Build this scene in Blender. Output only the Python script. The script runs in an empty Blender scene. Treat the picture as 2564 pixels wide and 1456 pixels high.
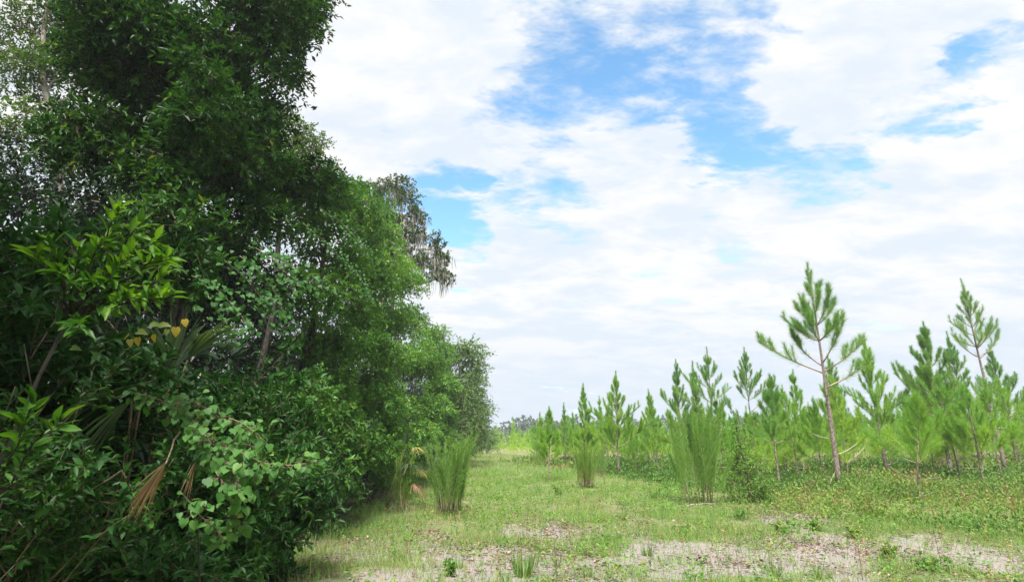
import bpy, math
import numpy as np
from mathutils import Matrix, Vector

R = math.radians
scene = bpy.context.scene
col = scene.collection

# ------------------------------------------------------------------ camera
PITCH, FPX, EYE = R(15.3), 1399.0, 1.55          # focal length in units of a 2564 px wide frame
cam_d = bpy.data.cameras.new('camera')
cam_d.sensor_width = 36.0
cam_d.lens = 36.0 * FPX / 2564.0
cam_d.clip_end = 6000
cam_d.clip_start = 0.05
cam = bpy.data.objects.new('camera', cam_d)
cam.location = (0, 0, EYE)
cam.rotation_euler = (R(90) + PITCH, 0, 0)
col.objects.link(cam)
scene.camera = cam

# ------------------------------------------------------------------ sun, sky, exposure
SUN_EL, SUN_AZ = R(60), R(184)                    # azimuth clockwise from the view direction (+Y)
sun_dir = Vector((math.sin(SUN_AZ) * math.cos(SUN_EL), math.cos(SUN_AZ) * math.cos(SUN_EL), math.sin(SUN_EL)))
sun_d = bpy.data.lights.new('sun', 'SUN')
sun_d.energy = 4.6
sun_d.angle = R(14)
sun_d.color = (1.0, 0.96, 0.88)
sun = bpy.data.objects.new('sun', sun_d)
sun.rotation_euler = sun_dir.to_track_quat('Z', 'Y').to_euler()
sun.location = (0, 0, 60)
col.objects.link(sun)

scene.view_settings.view_transform = 'Standard'
scene.view_settings.look = 'None'
scene.view_settings.gamma = 1.0
scene.view_settings.use_curve_mapping = False
scene.view_settings.exposure = 1.15
scene.cycles.max_bounces = 6
scene.cycles.diffuse_bounces = 3
scene.cycles.glossy_bounces = 2
scene.cycles.transmission_bounces = 4
scene.cycles.volume_bounces = 0
scene.cycles.transparent_max_bounces = 8
scene.cycles.caustics_reflective = False
scene.cycles.caustics_refractive = False


def ray(x, y):
    """direction of a photograph position (2564 wide frame), Y component scaled to 1"""
    u, v = x - 1282.0, 728.0 - y
    c, s = math.cos(PITCH), math.sin(PITCH)
    d = np.array([u, FPX * c - v * s, FPX * s + v * c])
    return d / d[1]


def at(x, y, Y):
    return ray(x, y) * Y + np.array([0, 0, EYE])


def on_ground(x, y):
    d = ray(x, y)
    return d * (EYE / -d[2]) + np.array([0, 0, EYE])


world = bpy.data.worlds.new('World')
scene.world = world
world.use_nodes = True
wt = world.node_tree
wt.nodes.clear()


def wn(kind, **kw):
    n = wt.nodes.new(kind)
    for k, v in kw.items():
        setattr(n, k, v)
    return n


def wmath(op, a, b=None, c=None, clamp=False):
    n = wn('ShaderNodeMath', operation=op, use_clamp=clamp)
    for i, v in enumerate((a, b, c)):
        if v is None:
            continue
        if isinstance(v, (int, float)):
            n.inputs[i].default_value = v
        else:
            wt.links.new(v, n.inputs[i])
    return n.outputs[0]


def wrange(v, a, b, c, d, smooth=True):
    n = wn('ShaderNodeMapRange')
    n.interpolation_type = 'SMOOTHSTEP' if smooth else 'LINEAR'
    wt.links.new(v, n.inputs[0])
    for i, q in enumerate((a, b, c, d)):
        n.inputs[i + 1].default_value = q
    return n.outputs[0]


def make_sky():
    L = wt.links.new
    tc = wn('ShaderNodeTexCoord')
    D = tc.outputs['Generated']
    sky = wn('ShaderNodeTexSky', sky_type='NISHITA')
    sky.sun_disc = False
    sky.sun_elevation = SUN_EL
    sky.sun_rotation = SUN_AZ
    sky.air_density = 1.0
    sky.dust_density = 0.0
    sky.ozone_density = 0.4
    sep = wn('ShaderNodeSeparateXYZ')
    L(D, sep.inputs[0])
    up = wmath('MAXIMUM', wmath('ADD', sep.outputs[2], 0.20), 0.05)
    uv = wn('ShaderNodeCombineXYZ')
    L(wmath('DIVIDE', sep.outputs[0], up), uv.inputs[0])
    L(wmath('DIVIDE', sep.outputs[1], up), uv.inputs[1])
    # turned so that the cloud bands run up to the right, as the wind draws them out
    rot = wn('ShaderNodeMapping')
    rot.inputs['Rotation'].default_value = (0, 0, R(-32))
    rot.inputs['Scale'].default_value = (0.8, 1.35, 1)
    L(uv.outputs[0], rot.inputs[0])

    def noise(scale, detail, rough, dist=0.0, off=(0, 0, 0), src=None, out=0):
        m = wn('ShaderNodeMapping')
        m.inputs['Location'].default_value = off
        L(src or rot.outputs[0], m.inputs[0])
        n = wn('ShaderNodeTexNoise')
        n.inputs['Scale'].default_value = scale
        n.inputs['Detail'].default_value = detail
        n.inputs['Roughness'].default_value = rough
        n.inputs['Distortion'].default_value = dist
        L(m.outputs[0], n.inputs['Vector'])
        return n.outputs[out]

    big = noise(1.7, 3, 0.5, 0.3, (3.1, 1.7, 0))
    fine = noise(5.0, 9, 0.64, 0.25, (0.4, 7.2, 0))
    puffs = noise(11.0, 8, 0.68, 0.3, (5.0, 2.0, 0))

    def dev(v, k):
        return wmath('MULTIPLY', wmath('SUBTRACT', v, 0.5), k)
    dens = wmath('ADD', wmath('ADD', dev(big, 0.9), dev(fine, 1.25)), dev(puffs, 0.8))

    # openings in the cloud deck: directions in the sky where blue shows, their edges torn by the wind
    wobble = wn('ShaderNodeVectorMath', operation='SUBTRACT')
    L(noise(3.6, 5, 0.6, 0.2, (8.0, 3.0, 0), None, 1), wobble.inputs[0])
    wobble.inputs[1].default_value = (0.5, 0.5, 0.5)
    wob2 = wn('ShaderNodeVectorMath', operation='SCALE')
    L(wobble.outputs[0], wob2.inputs[0])
    wob2.inputs['Scale'].default_value = 0.34
    torn = wn('ShaderNodeVectorMath', operation='ADD')
    L(D, torn.inputs[0]); L(wob2.outputs[0], torn.inputs[1])
    torn_n = wn('ShaderNodeVectorMath', operation='NORMALIZE')
    L(torn.outputs[0], torn_n.inputs[0])
    gaps = [((1330, 150), 4.0, .6), ((1430, 160), 5.0, 1.1), ((1530, 120), 5.5, 1.2), ((1640, 80), 5.0, 1.1), ((1720, 30), 4.0, .8), ((1790, 200), 4.0, .9),
            ((1810, 280), 3.6, 1.1), ((1850, 350), 3.4, 1.1), ((1900, 375), 3.0, .8), ((2080, 385), 3.0, .8), ((2000, 420), 2.6, .5),
            ((1100, 500), 3.8, .8), ((1130, 560), 3.8, 1.3), ((1175, 590), 3.4, 1.2), ((1230, 480), 3.6, .55), ((1400, 460), 3.2, .65), ((1380, 570), 3.0, .5),
            ((2300, 260), 2.2, .6), ((2380, 210), 2.2, .75), ((2440, 170), 2.2, 1.0), ((2520, 110), 2.4, .75), ((2240, 310), 2.2, .5),
            ((1640, 670), 2.2, .42), ((1790, 600), 2.2, .4), ((1480, 330), 2.8, .4), ((1240, 290), 2.6, .45)]
    total = None
    for (gx, gy), deg, amp in gaps:
        v = Vector(ray(gx, gy)).normalized()
        dp = wn('ShaderNodeVectorMath', operation='DOT_PRODUCT')
        L(torn_n.outputs[0], dp.inputs[0])
        dp.inputs[1].default_value = v
        b = wrange(dp.outputs['Value'], math.cos(R(deg * 1.7)), math.cos(R(deg * .1)), 0, amp)
        total = b if total is None else wmath('MAXIMUM', total, b)
    cover = wmath('SUBTRACT', wmath('ADD', dens, 0.54), wmath('MULTIPLY', total, 0.62))
    fac = wrange(cover, -0.22, 0.36, 0.0, 1.0)
    fac = wmath('MAXIMUM', fac, wrange(sep.outputs[2], 0.24, 0.03, 0.0, 0.85))
    # thick cloud is white, its thin and shadowed parts a pale lilac grey
    shade = noise(2.6, 7, 0.62, 0.3, (1.9, 4.4, 0))
    lit = wrange(wmath('ADD', dev(shade, 1.2), dev(fine, 0.9)), -0.16, 0.17, 0, 1)
    cc = wn('ShaderNodeMix', data_type='RGBA')
    cc.inputs[6].default_value = (0.80, 0.88, 0.97, 1)
    cc.inputs[7].default_value = (1.0, 1.0, 1.0, 1)
    L(lit, cc.inputs[0])
    hz = wn('ShaderNodeMix', data_type='RGBA')
    hz.inputs[7].default_value = (0.72, 0.83, 0.96, 1)
    L(cc.outputs[2], hz.inputs[6])
    L(wrange(sep.outputs[2], 0.26, 0.02, 0.0, 0.85), hz.inputs[0])
    cloud = wn('ShaderNodeBackground')
    L(hz.outputs[2], cloud.inputs[0])
    cloud.inputs[1].default_value = 0.46
    blue = wn('ShaderNodeBackground')
    sat = wn('ShaderNodeHueSaturation')
    sat.inputs['Saturation'].default_value = 1.15
    sat.inputs['Hue'].default_value = 0.488
    L(sky.outputs[0], sat.inputs['Color'])
    L(sat.outputs[0], blue.inputs[0])
    blue.inputs[1].default_value = 0.15
    mix = wn('ShaderNodeMixShader')
    L(fac, mix.inputs[0])
    L(blue.outputs[0], mix.inputs[1])
    L(cloud.outputs[0], mix.inputs[2])
    out = wn('ShaderNodeOutputWorld')
    L(mix.outputs[0], out.inputs[0])


make_sky()

# ------------------------------------------------------------------ helpers
rng = np.random.default_rng(11)


def unit(v):
    n = np.linalg.norm(v, axis=-1, keepdims=True)
    return v / np.maximum(n, 1e-9)


def rand_unit(n, g=None):
    return unit((g or rng).normal(size=(n, 3)))


def hash2(ix, iy, seed):
    h = (ix * 374761393 + iy * 668265263 + seed * 1442695041) & 0xFFFFFFFF
    h = ((h ^ (h >> 13)) * 1274126177) & 0xFFFFFFFF
    return ((h ^ (h >> 16)) & 0xFFFF) / 65535.0


def vnoise(x, y, seed=0):
    x = np.asarray(x, float); y = np.asarray(y, float)
    ix = np.floor(x).astype(np.int64); iy = np.floor(y).astype(np.int64)
    fx = x - ix; fy = y - iy
    fx = fx * fx * (3 - 2 * fx); fy = fy * fy * (3 - 2 * fy)
    a = hash2(ix, iy, seed); b = hash2(ix + 1, iy, seed)
    c = hash2(ix, iy + 1, seed); d = hash2(ix + 1, iy + 1, seed)
    return (a * (1 - fx) + b * fx) * (1 - fy) + (c * (1 - fx) + d * fx) * fy


def fbm(x, y, seed=0, octaves=4):
    s, amp, tot = 0.0, 1.0, 0.0
    for o in range(octaves):
        s = s + amp * vnoise(np.asarray(x) * 2 ** o, np.asarray(y) * 2 ** o, seed + o * 17)
        tot += amp
        amp *= 0.5
    return s / tot


def terrain(x, y):
    x = np.asarray(x, float); y = np.asarray(y, float)
    near = np.exp(-((y - 12) / 60.0) ** 2)
    bump = (fbm(x * 0.35, y * 0.35, 5, 4) - 0.5) * 0.16 * near
    rise = 0.35 * np.clip((x - 11) / 16.0, 0, 1) * np.clip((45 - y) / 20, 0, 1) * np.clip((y - 9) / 6, 0, 1)
    return bump + rise


class MB:
    """collects triangles; build() makes one mesh object"""
    def __init__(self):
        self.v, self.f, self.r, self.n = [], [], [], 0

    def add(self, v, f, r=0.5):
        v = np.asarray(v, float).reshape(-1, 3)
        f = np.asarray(f, np.int64).reshape(-1, 3)
        self.v.append(v); self.f.append(f + self.n)
        r = np.asarray(r, float)
        self.r.append(np.full(len(f), float(r)) if r.ndim == 0 else r)
        self.n += len(v)

    def tube(self, pts, rad, sides=5, r=0.5):
        pts = np.asarray(pts, float); k = len(pts)
        rad = np.broadcast_to(np.asarray(rad, float), (k,))
        t = unit(np.gradient(pts, axis=0))
        ref = np.array([0, 0, 1.0]) if abs(t[:, 2]).mean() < 0.8 else np.array([1.0, 0, 0])
        a = unit(np.cross(t, ref)); b = np.cross(t, a)
        ang = np.linspace(0, 2 * math.pi, sides, endpoint=False)
        ring = (a[:, None] * np.cos(ang)[None, :, None] + b[:, None] * np.sin(ang)[None, :, None]) * rad[:, None, None]
        v = (pts[:, None] + ring).reshape(-1, 3)
        i = np.arange(k - 1)[:, None] * sides; j = np.arange(sides)[None]; j2 = (j + 1) % sides
        q = np.stack([i + j, i + j2, i + sides + j2, i + sides + j], -1).reshape(-1, 4)
        f = np.concatenate([q[:, [0, 1, 2]], q[:, [0, 2, 3]]])
        cap = [[0, j_ + 1, j_] for j_ in range(1, sides - 1)] + [[(k - 1) * sides, (k - 1) * sides + j_, (k - 1) * sides + j_ + 1] for j_ in range(1, sides - 1)]
        self.add(v, np.concatenate([f, np.array(cap)]), r)

    def sticks(self, p0, p1, rad, r=0.5):
        """many thin three-sided sticks at once"""
        n = len(p0)
        if n == 0:
            return
        p0 = np.asarray(p0); p1 = np.asarray(p1)
        d = unit(p1 - p0)
        a = unit(np.cross(d, rand_unit(n))); b = np.cross(d, a)
        rad = np.broadcast_to(np.asarray(rad, float), (n,))[:, None]
        ang = [0, 2.094, 4.189]
        ring = [(a * math.cos(q) + b * math.sin(q)) * rad for q in ang]
        v = np.stack([p0 + ring[0], p0 + ring[1], p0 + ring[2], p1 + ring[0] * .45, p1 + ring[1] * .45, p1 + ring[2] * .45], 1)
        f = np.array([[0, 1, 4], [0, 4, 3], [1, 2, 5], [1, 5, 4], [2, 0, 3], [2, 3, 5]])
        ff = (np.arange(n)[:, None, None] * 6 + f[None]).reshape(-1, 3)
        self.add(v.reshape(-1, 3), ff, r)

    def leaves(self, P, D, N, S, tmpl, r=None, width=1.0):
        """copies of a leaf template: P base, D axis, N approximate normal, S length"""
        tv, tf = tmpl
        n = len(P)
        if n == 0:
            return
        D = unit(D); side = unit(np.cross(N, D)); nor = np.cross(D, side)
        S = np.broadcast_to(np.asarray(S, float), (n,)); W = S * width
        v = (P[:, None] + D[:, None] * (tv[None, :, 0:1] * S[:, None, None]) + side[:, None] * (tv[None, :, 1:2] * W[:, None, None])
             + nor[:, None] * (tv[None, :, 2:3] * S[:, None, None]))
        f = (np.arange(n)[:, None, None] * len(tv) + tf[None]).reshape(-1, 3)
        rr = rng.random(n) if r is None else np.broadcast_to(np.asarray(r, float), (n,))
        self.add(v.reshape(-1, 3), f, np.repeat(rr, len(tf)))

    def mesh(self, name, mat, smooth=False):
        me = bpy.data.meshes.new(name)
        if self.n:
            v = np.concatenate(self.v); f = np.concatenate(self.f); r = np.concatenate(self.r)
            me.vertices.add(len(v)); me.vertices.foreach_set('co', v.astype(np.float32).ravel())
            me.loops.add(len(f) * 3); me.loops.foreach_set('vertex_index', f.astype(np.int32).ravel())
            me.polygons.add(len(f)); me.polygons.foreach_set('loop_start', np.arange(0, len(f) * 3, 3, dtype=np.int32))
            at_ = me.attributes.new('rnd', 'FLOAT', 'FACE')
            at_.data.foreach_set('value', r.astype(np.float32))
            me.update(calc_edges=True)
            me.polygons.foreach_set('use_smooth', np.full(len(f), bool(smooth)))
        me.materials.append(mat)
        return me

    def build(self, name, mat, parent=None, smooth=False, kind=None):
        o = bpy.data.objects.new(name, self.mesh(name, mat, smooth))
        col.objects.link(o)
        if parent is not None:
            o.parent = parent
            # vertices are written in world space: undo the parent's place
            o.matrix_parent_inverse = parent.matrix_basis.inverted()
        if kind:
            o['kind'] = kind
        return o


def tag(o, label=None, cat=None, group=None, kind=None):
    for k, v in (('label', label), ('category', cat), ('group', group), ('kind', kind)):
        if v:
            o[k] = v
    return o


def thing(name, loc, label, cat, group=None, rz=0.0, scale=1.0):
    o = bpy.data.objects.new(name, None)
    o.empty_display_size = 0.3
    o.location = [float(q) for q in loc]
    o.rotation_euler = (0, 0, rz)
    o.scale = (scale,) * 3
    col.objects.link(o)
    return tag(o, label, cat, group)


def copy_tree(root, loc, rz, scale, label=None, group=None):
    def rec(o, parent):
        c = o.copy()
        col.objects.link(c)
        c.parent = parent
        for ch in o.children:
            rec(ch, c)
        return c
    c = rec(root, None)
    c.location = [float(q) for q in loc]
    c.rotation_euler = (0, 0, rz)
    c.scale = (scale,) * 3
    if label:
        c['label'] = label
    if group:
        c['group'] = group
    return c


# leaf templates: x along the leaf, y across, z up
T_DIAMOND = (np.array([[0, 0, 0], [.42, .5, .10], [1, 0, -.06], [.42, -.5, .10]]), np.array([[0, 2, 1], [0, 3, 2]]))
T_OVAL = (np.array([[0, 0, 0], [.22, .36, .05], [.6, .46, .06], [1, 0, -.12], [.6, -.46, .06], [.22, -.36, .05], [.45, 0, -.02]]),
          np.array([[0, 6, 1], [1, 6, 2], [2, 6, 3], [3, 6, 4], [4, 6, 5], [5, 6, 0]]))
T_LEAF4 = (np.array([[0, 0, 0], [.3, .42, .06], [.68, .40, .05], [1, 0, -.10], [.68, -.40, .05], [.3, -.42, .06]]), np.array([[0, 3, 1], [1, 3, 2], [0, 5, 3], [5, 4, 3]]))
T_LANCE = (np.array([[0, 0, 0], [.12, .02, 0], [.32, .40, .07], [.62, .44, .05], [.86, .2, -.03], [1, 0, -.10], [.86, -.2, -.03], [.62, -.44, .05], [.32, -.40, .07], [.12, -.02, 0], [.32, 0, -.01], [.62, 0, -.03]]),
           np.array([[1, 10, 2], [2, 10, 11], [2, 11, 3], [3, 11, 4], [4, 11, 5], [5, 11, 6], [6, 11, 7], [7, 11, 8], [8, 11, 10], [8, 10, 9], [0, 9, 1], [1, 9, 10]]))
T_HEART = (np.array([[0, 0, 0], [-.14, .20, .02], [-.02, .44, .05], [.28, .54, .06], [.50, .40, .03], [.66, .34, .03], [1, 0, -.12], [.66, -.34, .03], [.50, -.40, .03], [.28, -.54, .06], [-.02, -.44, .05], [-.14, -.20, .02], [.40, 0, -.03]]),
           np.array([[0, 12, 1], [1, 12, 2], [2, 12, 3], [3, 12, 4], [4, 12, 5], [5, 12, 6], [6, 12, 7], [7, 12, 8], [8, 12, 9], [9, 12, 10], [10, 12, 11], [11, 12, 0]]))
T_NEEDLE = (np.array([[0, .5, 0], [0, -.5, 0], [1, 0, 0]]), np.array([[0, 1, 2]]))
T_BLADE = (np.array([[0, .5, 0], [0, -.5, 0], [.5, .38, .06], [.5, -.38, .06], [1, 0, -.10]]), np.array([[0, 1, 3], [0, 3, 2], [2, 3, 4]]))


# ------------------------------------------------------------------ materials
def new_mat(name):
    m = bpy.data.materials.new(name)
    m.use_nodes = True
    m.node_tree.nodes.clear()
    return m, m.node_tree


def ramp(nt, stops, fac):
    n = nt.nodes.new('ShaderNodeValToRGB')
    e = n.color_ramp.elements
    while len(e) < len(stops):
        e.new(0.5)
    for q, (p, c) in zip(e, stops):
        q.position = p
        q.color = (*c, 1)
    if fac is not None:
        nt.links.new(fac, n.inputs[0])
    return n.outputs[0]


def leaf_mat(name, stops, rough=0.45, translucent=0.35, spec=0.5, tree_var=0.0, glow=(1.25, 1.15, .5)):
    """leaf colour varies leaf by leaf (the rnd attribute) and a little plant by plant"""
    m, nt = new_mat(name)
    N, L = nt.nodes.new, nt.links.new
    a = N('ShaderNodeAttribute'); a.attribute_name = 'rnd'
    fac = a.outputs['Fac']
    c = ramp(nt, stops, fac)
    if tree_var:
        oi = N('ShaderNodeObjectInfo')
        hv = N('ShaderNodeHueSaturation')
        mr = N('ShaderNodeMapRange'); L(oi.outputs['Random'], mr.inputs[0])
        mr.inputs[3].default_value = 0.5 - tree_var * .12; mr.inputs[4].default_value = 0.5 + tree_var * .06
        L(mr.outputs[0], hv.inputs['Hue'])
        mv = N('ShaderNodeMapRange'); L(oi.outputs['Random'], mv.inputs[0])
        mv.inputs[3].default_value = 1 + tree_var * .6; mv.inputs[4].default_value = 1 - tree_var * .5
        L(mv.outputs[0], hv.inputs['Value'])
        L(c, hv.inputs['Color'])
        c = hv.outputs[0]
    p = N('ShaderNodeBsdfPrincipled')
    L(c, p.inputs['Base Color'])
    p.inputs['Roughness'].default_value = rough
    p.inputs['Specular IOR Level'].default_value = spec
    t = N('ShaderNodeBsdfTranslucent')
    g = N('ShaderNodeMix'); g.data_type = 'RGBA'; g.blend_type = 'MULTIPLY'
    g.inputs[0].default_value = 1.0
    L(c, g.inputs[6]); g.inputs[7].default_value = (*glow, 1)
    L(g.outputs[2], t.inputs[0])
    mx = N('ShaderNodeMixShader'); mx.inputs[0].default_value = translucent
    L(p.outputs[0], mx.inputs[1]); L(t.outputs[0], mx.inputs[2])
    o = N('ShaderNodeOutputMaterial'); L(mx.outputs[0], o.inputs[0])
    return m


def bark_mat(name, dark, light, scale=14.0, stretch=0.25, bump=0.6):
    m, nt = new_mat(name)
    N, L = nt.nodes.new, nt.links.new
    tc = N('ShaderNodeTexCoord')
    mp = N('ShaderNodeMapping'); mp.inputs['Scale'].default_value = (1, 1, stretch)
    L(tc.outputs['Object'], mp.inputs[0])
    vo = N('ShaderNodeTexVoronoi'); vo.feature = 'DISTANCE_TO_EDGE'; vo.inputs['Scale'].default_value = scale
    L(mp.outputs[0], vo.inputs['Vector'])
    no = N('ShaderNodeTexNoise'); no.inputs['Scale'].default_value = scale * 1.7; no.inputs['Detail'].default_value = 6
    L(mp.outputs[0], no.inputs['Vector'])
    mixv = N('ShaderNodeMath'); mixv.operation = 'MULTIPLY_ADD'
    L(vo.outputs['Distance'], mixv.inputs[0]); mixv.inputs[1].default_value = 1.3; L(no.outputs[0], mixv.inputs[2])
    c = ramp(nt, [(0.35, dark), (0.62, light), (0.95, tuple(min(1, q * 1.25) for q in light))], mixv.outputs[0])
    p = N('ShaderNodeBsdfPrincipled'); L(c, p.inputs['Base Color']); p.inputs['Roughness'].default_value = 0.9
    p.inputs['Specular IOR Level'].default_value = 0.2
    bp = N('ShaderNodeBump'); bp.inputs['Strength'].default_value = bump; bp.inputs['Distance'].default_value = 0.03
    L(mixv.outputs[0], bp.inputs['Height']); L(bp.outputs[0], p.inputs['Normal'])
    o = N('ShaderNodeOutputMaterial'); L(p.outputs[0], o.inputs[0])
    return m


M = {}
M['pine_bark'] = bark_mat('pine_bark', (.045, .034, .030), (.22, .175, .155), 18, .35, 1.0)
M['pine_twig'] = bark_mat('pine_twig', (.16, .11, .085), (.34, .27, .22), 30, .3, .3)
M['dead_wood'] = bark_mat('dead_wood', (.24, .20, .17), (.44, .39, .35), 30, .2, .3)
M['oak_bark'] = bark_mat('oak_bark', (.012, .011, .010), (.050, .044, .038), 14, .3)
M['pale_bark'] = bark_mat('pale_bark', (.16, .14, .11), (.36, .33, .28), 9, .5)
M['twig'] = bark_mat('twig', (.07, .05, .035), (.17, .13, .09), 30, .3, .2)
M['grey_twig'] = bark_mat('grey_twig', (.20, .17, .14), (.38, .34, .29), 30, .3, .2)
M['pine'] = leaf_mat('pine_needles', [(0, (.11, .27, .11)), (.45, (.20, .42, .11)), (.8, (.31, .52, .10)), (1, (.42, .49, .14))], .5, .58, .3, .15)
M['pine_young'] = leaf_mat('young_pine_needles', [(0, (.15, .35, .085)), (.45, (.26, .50, .085)), (.8, (.36, .58, .085)), (1, (.46, .54, .13))], .5, .6, .3, .15)
M['candle'] = bark_mat('pine_candle', (.22, .15, .10), (.40, .30, .22), 40, .3, .2)
M['oak'] = leaf_mat('oak_leaves', [(0, (.008, .036, .006)), (.6, (.024, .090, .011)), (.93, (.065, .170, .020)), (1, (.22, .26, .03))], .5, .36, .22)
M['oak_pale'] = leaf_mat('pale_tree_leaves', [(0, (.035, .095, .018)), (.6, (.075, .155, .028)), (.9, (.14, .20, .04)), (1, (.24, .18, .04))], .5, .45, .2)
M['shrub'] = leaf_mat('shrub_leaves', [(0, (.010, .048, .009)), (.6, (.030, .105, .018)), (.95, (.075, .185, .030)), (1, (.16, .23, .04))], .46, .32, .25)
M['wall'] = leaf_mat('edge_leaves', [(0, (.050, .16, .028)), (.5, (.115, .28, .042)), (.85, (.20, .38, .055)), (1, (.34, .41, .07))], .42, .42, .5)
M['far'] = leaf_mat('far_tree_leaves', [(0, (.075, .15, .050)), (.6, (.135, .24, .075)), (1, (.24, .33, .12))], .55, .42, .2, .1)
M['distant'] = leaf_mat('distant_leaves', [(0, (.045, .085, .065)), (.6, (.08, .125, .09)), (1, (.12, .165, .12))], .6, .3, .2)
M['vine'] = leaf_mat('vine_leaves', [(0, (.032, .110, .022)), (.6, (.065, .175, .038)), (.93, (.105, .225, .052)), (1, (.20, .26, .05))], .5, .38, .22)
M['bay'] = leaf_mat('bay_leaves', [(0, (.024, .095, .012)), (.5, (.062, .175, .015)), (1, (.13, .27, .022))], .45, .45, .35)
M['briar'] = leaf_mat('briar_leaves', [(0, (.17, .25, .07)), (.5, (.27, .30, .07)), (1, (.40, .29, .035))], .5, .4, .4)
M['fennel'] = leaf_mat('dogfennel_leaves', [(0, (.14, .30, .07)), (.6, (.22, .42, .095)), (1, (.34, .49, .13))], .6, .55, .2)
M['fennel_tan'] = leaf_mat('dogfennel_dry', [(0, (.13, .29, .05)), (.7, (.24, .40, .06)), (.85, (.36, .36, .09)), (1, (.44, .31, .13))], .6, .5, .2)
M['grass'] = leaf_mat('grass_blades', [(0, (.14, .26, .07)), (.5, (.24, .39, .11)), (.68, (.31, .44, .135)), (.78, (.40, .38, .20)), (1, (.48, .38, .28))], .6, .45, .25)
M['grass_dark'] = leaf_mat('tuft_blades', [(0, (.06, .15, .03)), (.6, (.12, .24, .05)), (1, (.24, .31, .08))], .5, .4, .3)
M['weed'] = leaf_mat('weed_leaves', [(0, (.07, .18, .035)), (.5, (.14, .30, .055)), (.85, (.24, .38, .07)), (1, (.36, .24, .12))], .5, .4, .3)
M['under'] = leaf_mat('undergrowth_leaves', [(0, (.07, .17, .035)), (.5, (.14, .27, .05)), (.75, (.23, .31, .065)), (.88, (.27, .19, .10)), (1, (.31, .19, .14))], .55, .4, .3)
M['litter'] = leaf_mat('dry_leaves', [(0, (.06, .036, .026)), (.45, (.16, .10, .07)), (.8, (.27, .19, .14)), (1, (.42, .34, .27))], .7, .1, .2, 0, (1, .9, .7))
M['palm'] = leaf_mat('palmetto_leaf', [(0, (.030, .070, .030)), (.6, (.055, .11, .04)), (1, (.11, .16, .07))], .4, .3, .5)
M['palm_dead'] = leaf_mat('dead_palmetto_leaf', [(0, (.20, .11, .065)), (.6, (.34, .22, .13)), (1, (.46, .34, .21))], .7, .25, .2, 0, (1, .9, .7))
M['palm_yellow'] = leaf_mat('yellowing_palmetto_leaf', [(0, (.13, .18, .04)), (.5, (.33, .29, .07)), (1, (.46, .36, .14))], .6, .35, .3)
M['tangle'] = leaf_mat('tangle_leaves', [(0, (.030, .105, .018)), (.6, (.078, .205, .034)), (.93, (.16, .31, .05)), (1, (.30, .34, .06))], .46, .40, .25)
M['moss_oak'] = leaf_mat('moss_oak_leaves', [(0, (.035, .065, .030)), (.6, (.075, .125, .050)), (1, (.15, .20, .08))], .5, .35, .3)
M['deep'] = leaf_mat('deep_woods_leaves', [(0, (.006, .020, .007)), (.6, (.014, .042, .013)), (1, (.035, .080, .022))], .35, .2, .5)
M['moss'] = leaf_mat('hanging_moss', [(0, (.20, .19, .17)), (.6, (.31, .30, .27)), (1, (.42, .40, .36))], .9, .3, .1, 0, (1, 1, .9))

# ------------------------------------------------------------------ ground
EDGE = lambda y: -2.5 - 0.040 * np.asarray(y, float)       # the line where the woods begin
_patch = [((1960, 1375), 2.0, 1.3, 1.0), ((1890, 1400), 1.5, .9, 1.0), ((2015, 1300), .8, 1.6, .95), ((1100, 1375), 1.6, 1.2, .75), ((1250, 1395), 1.3, .9, .85),
          ((1420, 1350), 1.6, 1.6, .55), ((1560, 1410), 1.6, .8, .75), ((1050, 1440), 1.5, .6, .7), ((1300, 1440), 1.6, .5, .6), ((1800, 1440), 2.2, .5, .9),
          ((2420, 1390), 2.2, 1.2, .85), ((2540, 1420), 1.4, .9, .85), ((2300, 1440), 1.8, .5, .6), ((2330, 1350), 1.2, 1.0, .45), ((1700, 1350), .8, 1.2, .4)]
PATCH = [(on_ground(*p)[:2], rx * 1.3, ry * 1.35, min(1.0, a * 1.15)) for p, rx, ry, a in _patch]
# the front edge of the pine plantation
PB_Y = np.array([0, 9, 11, 13, 19, 30, 43, 80, 200.]); PB_X = np.array([14, 11, 8.6, 6.6, 6.6, 5.3, 1.5, -4.2, -30.])


def plantation(x, y):
    """0 in the grass lane, 1 well inside the plantation"""
    return np.clip((np.asarray(x) - np.interp(y, PB_Y, PB_X)) / 3.0 + 0.5, 0, 1)


def sandiness(x, y):
    x = np.asarray(x, float); y = np.asarray(y, float)
    s = np.zeros(np.broadcast(x, y).shape)
    wx = x + (fbm(x * .9, y * .9, 31) - .5) * 1.6; wy = y + (fbm(x * .9, y * .9, 41) - .5) * 1.6
    for c, rx, ry, a in PATCH:
        s = np.maximum(s, a * np.exp(-(((wx - c[0]) / rx) ** 2 + ((wy - c[1]) / ry) ** 2)))
    s = np.maximum(s, .40 * np.exp(-((y - 6.5) / 2.6) ** 2) * np.clip((x + 2.2) / 2, 0, 1))
    return np.clip(s + (fbm(x * 1.3, y * 1.3, 51) - .52) * 1.5 * (s > .03), 0, 1)


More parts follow.
